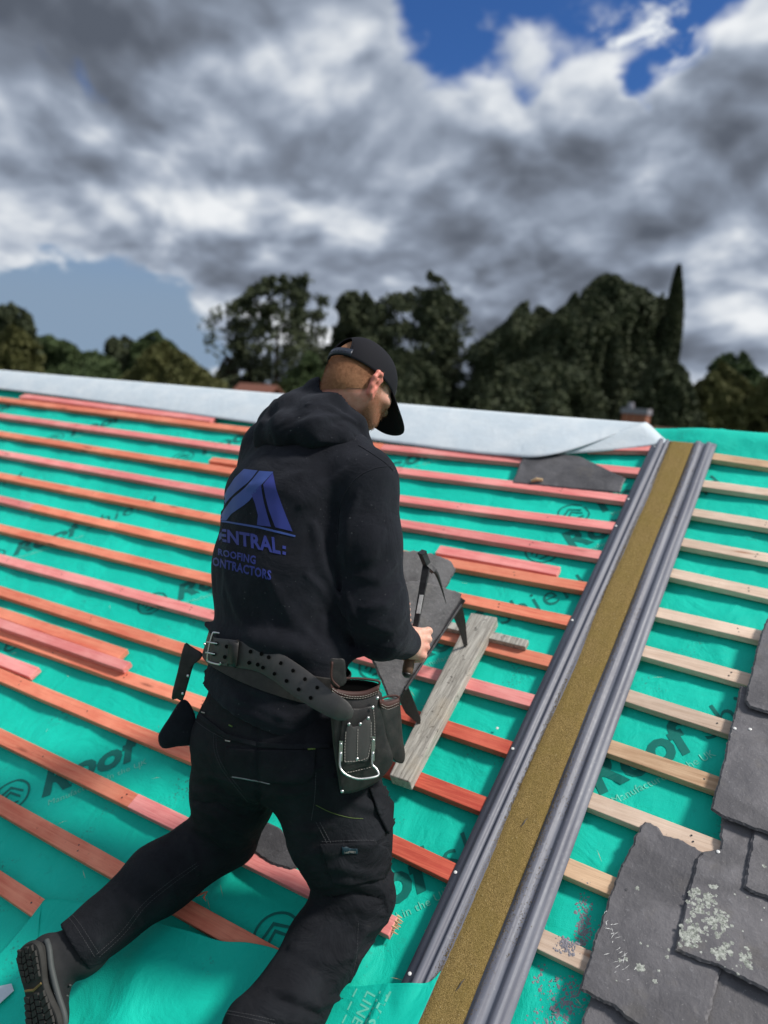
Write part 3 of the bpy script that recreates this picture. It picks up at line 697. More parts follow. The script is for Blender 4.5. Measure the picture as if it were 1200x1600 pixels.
# splinters and crumbs
def scatter():
    q=np.random.default_rng(8); A=Acc()
    for cx,cy,sx,sy,n in [(912,1440,7,22,300),(842,1530,24,14,120),(890,1560,20,14,220),(870,1590,20,8,90),(825,1470,6,10,20),(885,1486,8,7,110),(900,1475,7,6,60)]:
        for k in range(n):
            x,y=cx+q.normal(0,sx),cy+q.normal(0,sy); p=at(x,y,-.025); on=False
            if p[0]<GU1+.004: continue
            r=abs(q.normal(0,.0022))+.0007; h=.0005+r*.16; m=6; a0=q.random()*6; w0=hmem(np.array([p[0]]),np.array([p[1]]))[0]
            for (a,b) in [((888,1339),(967,1372)),((850,1451),(920,1484))]:
                va=at(*a)[1]; 
                if va-.052<p[1]<va+.002: w0=.0003
            V=[(p[0]+r*math.cos(a0+6.28*i/m)*q.uniform(.5,1.2),p[1]+r*math.sin(a0+6.28*i/m)*q.uniform(.5,1.2),w0) for i in range(m)]+[(p[0],p[1],w0+h)]
            A.add(V,[[i,(i+1)%m,m] for i in range(m)])
    o=rmesh('mortar_crumbs',A.V,A.F,M_MORT); tag(o,kind='stuff'); 
    A=Acc()
    for k in range(70):
        if k<26: x,y=q.uniform(500,560) if k%2 else q.uniform(290,330),q.uniform(1385,1450)
        else: x,y=q.uniform(0,1100),q.uniform(900,1600)
        p=at(x,y,-.02); a=q.uniform(0,3.14); L=q.uniform(.004,.022); d=np.array([math.cos(a),math.sin(a),0])*L; u=np.array([-d[1],d[0],0])/L*.0006
        z=.002 if True else 0; z=max(-.018,-.018)
        A.add([p-d+[0,0,.0],p+u+[0,0,.003],p+d+[0,0,.001],p-u+[0,0,.003]],[[0,1,2,3]])
    o=rmesh('sawdust_splinters',A.V,A.F,M_CHIP); tag(o,kind='stuff')
scatter()
# splintered batten end beside the right knee
p=at(622,1431,0.0)
A=Acc(); q=np.random.default_rng(2)
for k in range(9): b=p+[q.uniform(-.004,.0),-.005*k,-.002-.003*(k%3)]; A.add(*tube_path([b,b+[q.uniform(.01,.022),q.uniform(-.002,.002),q.uniform(-.004,.002)]],[.0035,.0008],5))
rmesh('splintered_end',A.V,A.F,M_CHIP,house)
# splinter curl between the legs
o=rmesh('wood_splinter',*tube_path([at(303,1402,.004),at(314,1397,.012),at(324,1393,.022),at(318,1402,.012),at(322,1408,.004)],[.001,.0035,.0015,.003,.001],5),M_RED); tag(o,'curled red wood splinter lifted from the batten between the man\'s legs','splinter')
# ---------------------------------------------------------------- plank carrying the slater's iron
def build_plank():
    TL,TR=at(736,957,.045),at(778,962,.045); BL,BR=at(608,1211,.045),at(640,1222,.045)
    TR=TR; n=30; V=[];F=[]
    q=np.random.default_rng(4)
    for i in range(n+1):
        t=i/n; a=TL+(BL-TL)*t; b=TR+(BR-TR)*t
        if i==0: b=b+[0,-.008,0]
        e=.0008*vnoise(t*20,1,71,3)
        V+= [a+[e,0,0],b+[-e,0,e],b-[0,0,.044],a-[0,0,.044]]
    for i in range(n):
        a=i*4
        for k in range(4): F.append([a+k,a+(k+1)%4,a+4+(k+1)%4,a+4+k])
    F.append([3,2,1,0]);F.append([4*n,4*n+1,4*n+2,4*n+3])
    o=rmesh('wooden_plank',V,F,M_GREYWOOD); bevel(o,.004,3)
    tag(o,'weathered grey plank lying up the slope across the red battens, iron stuck in it','plank'); return o
build_plank()
# ---------------------------------------------------------------- trees
M_BARK=plain('bark',(.09,.07,.05),.95,vary=.3,sc=6)
def leafmat(name,a,b2):
    def f(g,P,b):
        rnd=g.noise(P,1.1,4.,.7); n=g.noise(P,6.,2.,.6)
        b.inputs['Subsurface Weight'].default_value=0
        return dict(col=g.mix(g.ramp(g.m('ADD',g.m('MULTIPLY',rnd,.6),g.m('MULTIPLY',n,.4)),.35,.65),a,b2))
    return material(name,f,.7,.25)
L_DARK=leafmat('dark_foliage',(.036,.050,.027),(.092,.108,.054)); L_OLIVE=leafmat('olive_foliage',(.080,.088,.030),(.150,.150,.055)); L_MID=leafmat('mid_green_foliage',(.048,.078,.032),(.105,.145,.058)); L_BROWN=leafmat('brown_foliage',(.055,.043,.028),(.10,.075,.048))
def place_px(px,D):
    d=CW@np.array([(px-600)/FPX,0,-1.0]); h=np.array([d[0],d[1]]); dd=np.linalg.norm(h); return CLOC[:2]+h/dd*D, d
def n3(p,sc,seed=0):
    """smooth pseudo-random field"""
    q=np.random.default_rng(seed); o=0
    for k in range(6):
        d=q.normal(size=3); d/=np.linalg.norm(d); o=o+np.sin(p@d*sc*(1+.45*k)+q.uniform(0,6.28)+1.3*np.sin(p@q.normal(size=3)*sc*.6))*(.8**k)
    return o/2.6
def tree(px,top,D,width,mat,label,seed,kind='oak',cat='tree',lobes=46,density=1.0,group=None,gap=.35,low=0.):
    q=np.random.default_rng(seed)
    # horizontal position for pixel column px near the horizon; height from the photo's top edge
    d=ray_w(px,top); t=D/math.hypot(d[0],d[1]); P=CLOC+d*t; topz=P[2]; x,y=P[0],P[1]
    Wd=width/FPX*t*abs(1.0)*np.linalg.norm(CW.T@d)/1.0*.5
    H=topz-GZ
    root=empty('tree' if kind!='bush' else 'bush',(x,y,GZ)); tag(root,label,cat,'trees beyond the ridge' if cat=='tree' else 'bushes beyond the ridge')
    # trunk and limbs
    A=Acc(); th=H*(.30 if kind!='poplar' else .15); tr=.018*H+.10
    if kind!='bush':
        A.add(*tube_path([(x,y,GZ-.2),(x+.1,y,GZ+th*.5),(x,y+.1,GZ+th),(x,y,GZ+H*.75)],[tr*1.3,tr,tr*.8,tr*.25],8))
        for k in range(9):
            a=q.uniform(0,6.28); z0=GZ+th*q.uniform(.8,1.6); L=Wd*q.uniform(.5,.9)*(.3 if kind=='poplar' else 1); A.add(*tube_path([(x,y,z0),(x+math.cos(a)*L*.5,y+math.sin(a)*L*.5,z0+L*.45),(x+math.cos(a)*L,y+math.sin(a)*L,z0+L*.8)],[tr*.45,tr*.25,tr*.08],6))
        wmesh('trunk',A.V,A.F,M_BARK,root)
    # crown: leaves spread through one uneven volume, thinned by clumps and gaps
    cb=GZ+(H*.16 if kind!='bush' else 0); ch=topz-cb; M=int(95000*density)
    z=q.random(M)**.8; th_=q.uniform(0,6.2832,M)
    if kind=='oak': env=np.sqrt(np.clip(1-((z-.46)/.545)**2,0,1))**.62
    elif kind=='poplar': env=np.minimum(1,z*5)*np.clip(1-z,0,1)**.62
    else: env=np.clip(1-z**2.4,0,1)**.5
    bump=1+.85*vnoise(th_*1.2+seed,z*4.,seed,3)*2*(.6 if kind=='poplar' else 1)
    rr=np.sqrt(q.random(M))*.35+.65*q.random(M)**.28; R_=Wd*env*np.clip(bump,.40,1.35)*rr
    tipn=ch*(1+.11*vnoise(th_*1.3+5,z*0+seed,seed+1,3)*2)
    C=np.stack([x+R_*np.cos(th_),y+R_*np.sin(th_),cb+z*np.where(kind=='poplar',ch,tipn)],1)
    k1=n3(C,1.9,seed); k2=n3(C,4.6,seed+5); edge=rr*.5+z*.35
    keep=(k1*.6+k2*.5)>(-1.15+gap*1.5+edge*.55); C=C[keep&(C[:,2]>GZ+low)]
    m=len(C); s=q.uniform(.08,.20,(m,1))*D/62; a=q.normal(size=(m,3)); a/=np.linalg.norm(a,axis=1)[:,None]; b=np.cross(a,q.normal(size=(m,3))); b/=np.linalg.norm(b,axis=1)[:,None]
    V=np.stack([C-a*s,C+b*s*.6,C+a*s,C-b*s*.6],1).reshape(-1,3)-[x,y,GZ]; me=bpy.data.meshes.new('crown')
    me.vertices.add(4*m); me.vertices.foreach_set('co',V.ravel()); me.loops.add(4*m); me.loops.foreach_set('vertex_index',np.arange(4*m,dtype=np.int32)); me.polygons.add(m); me.polygons.foreach_set('loop_start',np.arange(0,4*m,4,dtype=np.int32)); me.update(calc_edges=True)
    me.materials.append(mat); o=bpy.data.objects.new('crown',me); SC.collection.objects.link(o); o.parent=root
def ray_w(px,py): return CW@np.array([(px-600)/FPX,-(py-800)/FPX,-1.0])
tree(8,490,75,100,L_DARK,'dark round tree at the far left edge, tallest on that side',101,group=None)
tree(85,535,85,110,L_MID,'second tree from the left, dark green and lower than its neighbour',102)
tree(183,538,92,60,L_DARK,'small dark domed tree rising left of the grey-green one',103,lobes=24,density=.6)
tree(247,528,90,75,L_MID,'small round grey green tree standing alone above the olive bush',104,lobes=26,density=.7)
tree(20,524,60,110,L_OLIVE,'olive bush in front of the dark tree at the far left edge',105,'bush','bush')
tree(268,552,58,190,L_OLIVE,'broad olive brown bush between the far left trees and the open crowned tree',106,'bush','bush',density=1.3)
tree(150,556,66,150,L_MID,'low dark green hedge mass left of the broad olive bush',107,'bush','bush')
tree(355,566,62,60,L_BROWN,'brownish bush beside the red house roof, at the foot of the open crowned tree',108,'bush','bush',density=.6)
tree(438,434,62,185,L_DARK,'tall open crowned tree with sky showing through, left of the man\'s cap',109,lobes=54,density=1.2,gap=.66)
tree(480,560,56,120,L_MID,'mid green bush behind the man\'s head at the foot of the open crowned tree',110,'bush','bush')
tree(560,470,66,120,L_DARK,'tree half hidden behind the cap, between the two tall open crowned trees',111,lobes=38,gap=.45)
tree(668,444,62,165,L_DARK,'tall spreading tree immediately right of the man\'s cap',112,lobes=54,density=1.3,gap=.6)
tree(640,560,56,200,L_DARK,'dark understorey bush right of the man\'s head below the spreading tree',113,'bush','bush',density=1.2)
tree(826,488,60,150,L_DARK,'dense dark tree between the spreading tree and the tall rounded one',114,lobes=50,density=1.5,gap=.15)
tree(905,478,58,120,L_DARK,'dark tree leaning into the left flank of the tall rounded tree',115,lobes=40,density=1.2,gap=.2)
tree(962,440,62,150,L_DARK,'tall dark rounded tree left of the slender poplar',116,lobes=54,density=1.5,gap=.3)
tree(1035,484,66,60,L_DARK,'small ragged tree pressed between the rounded tree and the poplar',117,lobes=26,density=.6,gap=.4)
tree(1061,415,64,58,L_DARK,'slender pointed poplar rising above all the other trees',118,'poplar',lobes=60,density=.9,gap=.1)
tree(860,570,54,260,L_DARK,'dark wide hedge below the dense trees in the middle right',119,'bush','bush',density=1.5)
tree(1040,570,54,150,L_DARK,'dark bush at the foot of the slender poplar, behind the brick chimney',120,'bush','bush',density=1.1)
tree(1155,562,80,80,L_MID,'round tree low on the horizon near the right edge',121,lobes=30,density=.6,gap=.5)
tree(1120,586,56,170,L_OLIVE,'wide olive bush near the right edge below the low round tree',122,'bush','bush',density=1.2)
tree(1215,592,54,130,L_OLIVE,'yellowish olive bush cut by the right edge of the view',123,'bush','bush',density=1.)
# ---------------------------------------------------------------- far houses
def far_house(px,py,D,w,dep,lab,red=False):
    d=ray_w(px,py); t=D/math.hypot(d[0],d[1]); P=CLOC+d*t; h=empty('brick_house',(P[0],P[1],GZ)); tag(h,lab,'house')
    x0,x1=P[0]-w/2,P[0]+w/2; yr=P[1]; y0=yr-dep/2; ze=P[2]-dep*.35
    house_box(h,x0,x1,y0,ze,yr,P[2]-.05,GZ,M_BRICK)
    mt=plain('red_roof_tile',(.20,.085,.06),.85,vary=.3,sc=8) if red else M_TILE
    V=[(x0-.3,y0-.3,ze-.18),(x1+.3,y0-.3,ze-.18),(x1+.3,yr,P[2]),(x0-.3,yr,P[2]),(x1+.3,2*yr-y0+.3,ze-.18),(x0-.3,2*yr-y0+.3,ze-.18)]
    rf=wmesh('roof',V,[[0,1,2,3],[3,2,4,5]],mt,h); rf.modifiers.new('s','SOLIDIFY').thickness=.15
    for k in(-1,1):
        for zz in (1.2,3.9):
            if GZ+zz+1.2>ze: continue
            c=P[0]+k*w*.25; f=wmesh('window',*prism([(c-.6,y0-.06),(c+.6,y0-.06),(c+.6,y0+.02),(c-.6,y0+.02)],GZ+zz,GZ+zz+1.2),M_NAIL,h)
            wmesh('pane',*prism([(c-.5,y0-.07),(c+.5,y0-.07),(c+.5,y0-.05),(c-.5,y0-.05)],GZ+zz+.1,GZ+zz+1.1),M_SLATED,f)
    return h,P,rf
far_house(404,600,52,2.6,6,'small red roofed house glimpsed among trees left of the man\'s hood',True)
h,P,rf=far_house(992,664,26,7,7,'house beyond the ridge whose brick chimney shows left of the gutter top')
cx,cy=P[0],P[1]; tz=CLOC[2]+(P[2]-CLOC[2])
d=ray_w(993,632); t=26/math.hypot(d[0],d[1]); tz=(CLOC+d*t)[2]; c=.38
ch=wmesh('chimney',*prism([(cx-c,cy-.3),(cx+c,cy-.3),(cx+c,cy+.3),(cx-c,cy+.3)],P[2]-1,tz-.30),M_BRICK,rf)
wmesh('chimney_cap',*prism([(cx-c-.04,cy-.34),(cx+c+.04,cy-.34),(cx+c+.04,cy+.34),(cx-c-.04,cy+.34)],tz-.30,tz-.12),M_MORT,rf)
wmesh('chimney_pot',*tube_path([(cx-.2,cy,tz-.12),(cx-.2,cy,tz+.06)],[.11,.09],12),M_MORT,rf)
# ---------------------------------------------------------------- sculpting by distance fields (one continuous skin per garment / body)
CX,CY,CZ=CW[:,0],CW[:,1],CW[:,2]
def cvec(a,b,c): v=a*CX+b*CY+c*CZ; return v/np.linalg.norm(v)
def smin(a,b,k):
    if k<=0: return np.minimum(a,b)
    h=np.maximum(k-np.abs(a-b),0)/k; return np.minimum(a,b)-h*h*k*.25
def cap_(a,b,ra,rb,fr=None,sc=(1,1,1)):
    a=np.asarray(a,float);b=np.asarray(b,float)
    if fr is None:
        def f(p):
            ba=b-a; L=ba@ba+1e-12; t=np.clip((p-a)@ba/L,0,1); return np.linalg.norm(p-a-t[:,None]*ba,axis=1)-(ra+(rb-ra)*t)
        return f
    Rm=np.array(fr)/np.array(sc)[:,None]; ms=min(sc); b2=Rm@(b-a)
    def f(p):
        q=(p-a)@Rm.T; L=b2@b2+1e-12; t=np.clip(q@b2/L,0,1); return (np.linalg.norm(q-t[:,None]*b2,axis=1)-(ra+(rb-ra)*t))*ms
    return f
def ell(c,fr,rad): return cap_(c,np.asarray(c)+1e-5,1.,1.,fr,rad)
class Field:
    def __init__(s): s.p=[]; s.folds=[]; s.post=[]
    def add(s,f,k=.03,op='u'): s.p.append((f,k,op)); return s
    def cap(s,a,b,ra,rb,k=.03,fr=None,sc=(1,1,1)): return s.add(cap_(a,b,ra,rb,fr,sc),k)
    def chain(s,pts,rs,k=.03):
        for i in range(len(pts)-1): s.cap(pts[i],pts[i+1],rs[i],rs[i+1],k)
        return s
    def base(s,p):
        d=None
        for f,k,op in s.p:
            x=f(p)
            if d is None: d=x
            elif op=='u': d=smin(d,x,k)
            elif op=='s': d=-smin(-d,x,k)
            elif op=='i': d=-smin(-d,-x,k)
        return d
    def __call__(s,p):
        d=s.base(p)
        for (Q,amp,sg) in s.folds:
            near=np.abs(d)<.06
            if not near.any(): continue
            pp=p[near]; lo=Q.min(0)-3*sg; hi=Q.max(0)+3*sg; m=((pp>lo)&(pp<hi)).all(1)
            if not m.any(): continue
            x=pp[m]; best=np.full(len(x),1e9)
            n=len(Q)
            for i in range(n-1):
                a,b=Q[i],Q[i+1]; ba=b-a; t=np.clip((x-a)@ba/(ba@ba+1e-12),0,1); g=(i+t)/(n-1); dd=((x-a-t[:,None]*ba)**2).sum(1)/(sg*(.35+.65*np.sin(math.pi*np.clip(g,.02,.98))))**2; best=np.minimum(best,dd)
            idx=np.where(near)[0][m]; d[idx]-=amp*np.exp(-best)
        for f in s.post: d=f(p,d)
        return d
    def hit(s,px,py,s0=1.2,s1=3.2):
        d=ray_w(px,py); L=np.linalg.norm(d); ts=np.arange(s0,s1,.012); v=s.base(CLOC+ts[:,None]*d); i=np.where(v<0)[0]
        if len(i)==0: i=[int(np.argmin(v))]
        a,b=ts[max(i[0]-1,0)],ts[i[0]]
        for _ in range(9):
            c=(a+b)/2
            if s.base((CLOC+c*d)[None])[0]<0: b=c
            else: a=c
        return CLOC+b*d
    def fold(s,pts,amp=.008,sg=.014):
        s.folds.append((np.array([s.hit(*q) for q in pts]),amp*(1.35 if amp>0 else .6),sg)); return s
def surfnet(f,lo,hi,h):
    B=8; lo=np.asarray(lo,float); n=np.ceil((np.asarray(hi)-lo)/(h*B)).astype(int)
    g=np.stack(np.meshgrid(*[np.arange(k) for k in n],indexing='ij'),-1).reshape(-1,3)
    c=lo+(g+.5)*B*h; d=f(c); g=g[np.abs(d)<B*h*1.35+.025]
    off=np.stack(np.meshgrid(*[np.arange(9)]*3,indexing='ij'),-1).reshape(-1,3)
    K=len(g); D=np.empty((K,729),np.float32); CH_=60
    for i in range(0,K,CH_):
        gg=g[i:i+CH_]; P=lo+(gg[:,None,:]*B+off[None])*h; D[i:i+CH_]=f(P.reshape(-1,3)).reshape(-1,729)
    D=D.reshape(K,9,9,9); S=D<0
    cs=[(a,b,c) for a in(0,1) for b in(0,1) for c in(0,1)]
    cnt=sum(S[:,a:8+a,b:8+b,c:8+c].astype(np.int8) for a,b,c in cs); act=(cnt>0)&(cnt<8)
    bi,ci,cj,ck=np.where(act); cell=g[bi]*B+np.stack([ci,cj,ck],1)
    v=np.stack([D[bi,ci+a,cj+b,ck+c] for a,b,c in cs],1).astype(float)
    acc=np.zeros((len(bi),3)); num=np.zeros(len(bi))
    for i in range(8):
        for j in range(i+1,8):
            if sum(abs(cs[i][k]-cs[j][k]) for k in range(3))!=1: continue
            m=(v[:,i]<0)!=(v[:,j]<0); t=np.where(m,v[:,i]/(v[:,i]-v[:,j]+1e-20),0)
            pt=np.array(cs[i])+t[:,None]*(np.array(cs[j])-np.array(cs[i])); acc+=pt*m[:,None]; num+=m
    V=lo+(cell+acc/num[:,None])*h
    N=(n*B+2).astype(np.int64); ident=(cell[:,0]*N[1]+cell[:,1])*N[2]+cell[:,2]; o=np.argsort(ident); sid=ident[o]
    def look(c):
        q=(c[:,0]*N[1]+c[:,1])*N[2]+c[:,2]; k=np.clip(np.searchsorted(sid,q),0,len(sid)-1); return np.where(sid[k]==q,o[k],-1)
    Fs=[]
    for ax in range(3):
        e=np.eye(3,dtype=int)[ax]; s0=S[:,:8,:8,:8]; s1=S[:,e[0]:8+e[0],e[1]:8+e[1],e[2]:8+e[2]]
        b_,i_,j_,k_=np.where(s0!=s1); c=g[b_]*B+np.stack([i_,j_,k_],1); u=np.eye(3,dtype=int)[(ax+1)%3]; w=np.eye(3,dtype=int)[(ax+2)%3]
        q=np.stack([look(c),look(c-u),look(c-u-w),look(c-w)],1); inn=s0[b_,i_,j_,k_]; q=np.where(inn[:,None],q,q[:,::-1]); Fs.append(q[(q>=0).all(1)])
    return V,np.concatenate(Fs)
def fmesh(name,V,F,mat,parent=None,origin=None):
    """fast mesh from world verts and quad array"""
    origin=V.mean(0) if origin is None else np.asarray(origin); L=(V-origin).astype(np.float32); F=np.asarray(F,np.int32); m,k=F.shape
    me=bpy.data.meshes.new(name); me.vertices.add(len(L)); me.vertices.foreach_set('co',L.ravel()); me.loops.add(m*k); me.loops.foreach_set('vertex_index',F.ravel()); me.polygons.add(m); me.polygons.foreach_set('loop_start',np.arange(0,m*k,k,dtype=np.int32)); me.update(calc_edges=True); me.validate()
    me.shade_smooth(); me.materials.append(mat); o=bpy.data.objects.new(name,me); SC.collection.objects.link(o)
    M=Matrix.Translation(Vector(origin))
    if parent is not None: o.parent=parent; o.matrix_basis=full_world(parent).inverted()@M
    else: o.matrix_basis=M
    return o
# ---------------------------------------------------------------- materials of the figure
def f_fleece(g,P,b):
    b.inputs['Sheen Weight'].default_value=.10; b.inputs['Sheen Roughness'].default_value=.6; b.inputs['Sheen Tint'].default_value=(.5,.55,.65,1)
    n=g.noise(P,900.,2.,.6); n2=g.noise(P,14.,4.,.6); lint=g.ramp(g.noise(P,170.,1.,.3),.775,.80)
    c=g.mix(g.ramp(n2,.3,.7),(.0068,.0074,.0112),(.0120,.0130,.0185)); c=g.mix(g.m('MULTIPLY',lint,.5),c,(.16,.16,.17))
    return dict(col=c,bump=g.m('ADD',n,g.m('ADD',g.m('MULTIPLY',g.noise(P,60.,4.,.6),1.2),g.m('MULTIPLY',g.noise(P,7.,4.,.55,1.2),9.))),bs=.45,bd=.003)
M_HOOD=material('black_fleece',f_fleece,.92,.15)
def f_twill(g,P,b):
    w=g.new('ShaderNodeTexWave',{'Vector':P,'Scale':420.,'Distortion':1.,'Detail':1.}); n2=g.noise(P,11.,5.,.6); big=g.noise(P,9.,5.,.62,1.6)
    c=g.mix(g.ramp(n2,.3,.75),(.0085,.0095,.0130),(.0175,.0195,.0245)); c=g.mix(g.m('MULTIPLY',g.ramp(g.noise(P,35.,5.,.7),.60,.72),.35),c,(.035,.034,.032))
    return dict(col=c,bump=g.m('ADD',g.m('MULTIPLY',w.outputs['Fac'],.3),g.m('ADD',g.m('MULTIPLY',g.noise(P,45.,5.,.6,.6),1.6),g.m('MULTIPLY',big,9.))),bs=.55,bd=.0035)
M_TROU=material('black_twill',f_twill,.8,.2)
def f_leather(g,P,b):
    n=g.noise(P,38.,5.,.65); n2=g.noise(P,320.,3.,.6)
    c=g.mix(g.ramp(n,.3,.7),(.014,.013,.013),(.030,.027,.026)); c=g.mix(g.m('MULTIPLY',g.ramp(g.noise(P,80.,5.,.7),.60,.74),.5),c,(.07,.06,.055))
    return dict(col=c,rough=g.m('ADD',.33,g.m('MULTIPLY',n,.3)),bump=g.m('ADD',n2,n),bs=.35,bd=.001)
M_LEA=material('black_leather',f_leather,.5,.45)
M_LEAG=plain('grey_brown_leather',(.058,.055,.054),.5,.45,sc=60)
M_BROWN=plain('brown_leather_edge',(.055,.022,.018),.6,.35,sc=60)
M_THR=plain('pale_thread',(.36,.33,.30),.8)
M_THRD=plain('grey_thread',(.085,.088,.095),.8)
M_BLUE=plain('blue_vinyl_print',(.045,.085,.30),.5,.35,sc=20,vary=.2)
M_BLUE2=plain('deep_blue_vinyl_print',(.032,.045,.24),.5,.35,sc=20,vary=.2)
M_CAP=plain('charcoal_cap_cotton',(.011,.011,.015),.85,.2,sc=500,bs=.4)
M_RUB=plain('boot_rubber',(.030,.030,.028),.7,.3,vary=.4,sc=30)
M_BOOT=plain('black_boot_suede',(.016,.017,.019),.75,.3,vary=.4,sc=60,bs=.5)
M_RUBG=plain('grey_rubber_trim',(.070,.078,.078),.6,.3)
M_YEL=plain('yellow_boot_mark',(.40,.30,.05),.6)
M_LIME=plain('lime_tag',(.10,.15,.03),.6)
M_REFL=plain('silver_mesh_trim',(.20,.21,.21),.35,.6,vary=.6,sc=200)
# head frame first: skin masks are placed with it
HC=deep(565,588,2.12); HF=cvec(.64,-.42,-.65); HU=cvec(.33,.90,-.26); HU=HU-HF*(HU@HF); HU/=np.linalg.norm(HU); HR=np.cross(HF,HU); HFR=[HR,HF,HU]
def hp(r,f,u): return HC+HR*r+HF*f+HU*u
def f_skin(g,P,b):
    b.inputs['Subsurface Weight'].default_value=.12; b.inputs['Subsurface Radius'].default_value=(.012,.004,.002)
    at_=g.n.new('ShaderNodeAttribute'); at_.attribute_name='hair'; hf=at_.outputs['Fac']
    at2=g.n.new('ShaderNodeAttribute'); at2.attribute_name='flush'
    n=g.noise(P,70.,4.,.6); n2=g.noise(P,900.,2.,.6)
    c=g.mix(g.ramp(n,.3,.7),(.70,.37,.28),(.80,.49,.39)); c=g.mix(g.m('MULTIPLY',at2.outputs['Fac'],.75),c,(.68,.17,.13))
    c=g.mix(g.m('MULTIPLY',hf,g.m('ADD',.62,g.m('MULTIPLY',g.ramp(n2,.40,.60),.38))),c,(.20,.085,.038))
    return dict(col=c,bump=g.m('ADD',n,g.m('MULTIPLY',n2,.5)),bs=.25,bd=.0012)
M_SKIN=material('fair_skin',f_skin,.5,.4)
def f_hair(g,P,b):
    n=g.noise(P,1100.,2.,.6); n1=g.noise(P,90.,3.,.6); return dict(col=g.mix(g.ramp(g.m('ADD',g.m('MULTIPLY',n,.8),g.m('MULTIPLY',n1,.2)),.32,.68),(.17,.070,.032),(.44,.215,.11)),bump=n,bs=.8,bd=.0015)
M_HAIR=material('short_ginger_hair',f_hair,.7,.3)
# ---------------------------------------------------------------- the figure's skeleton (world positions)
RB=cvec(.64,-.05,.77); FB=cvec(.77,-.22,-.62); FB=FB-RB*(FB@RB); FB/=np.linalg.norm(FB); UB=np.cross(RB,FB); BFR=[RB,FB,UB]
J=dict(pel=deep(425,1135,2.08),wai=deep(440,1010,2.08),ch1=deep(437,880,2.09),ch2=deep(455,770,2.10),neck=deep(505,668,2.13),
 rs=deep(572,755,1.98),re=deep(586,962,1.97),rw=deep(634,1001,2.14),ls=deep(425,700,2.27),le=deep(492,900,2.44),lw=deep(598,950,2.38),
 rh=deep(508,1195,1.98),rk=deep(555,1398,2.0),ra=deep(440,1590,1.80),lh=deep(370,1175,2.14),lk=deep(352,1302,2.21),la=deep(120,1488,2.0))
person=empty('person',W3(at(460,1400,0.0)),np.eye(3).tolist())
tag(person,'kneeling man seen from behind in black hooded top, black work trousers and cap','person')
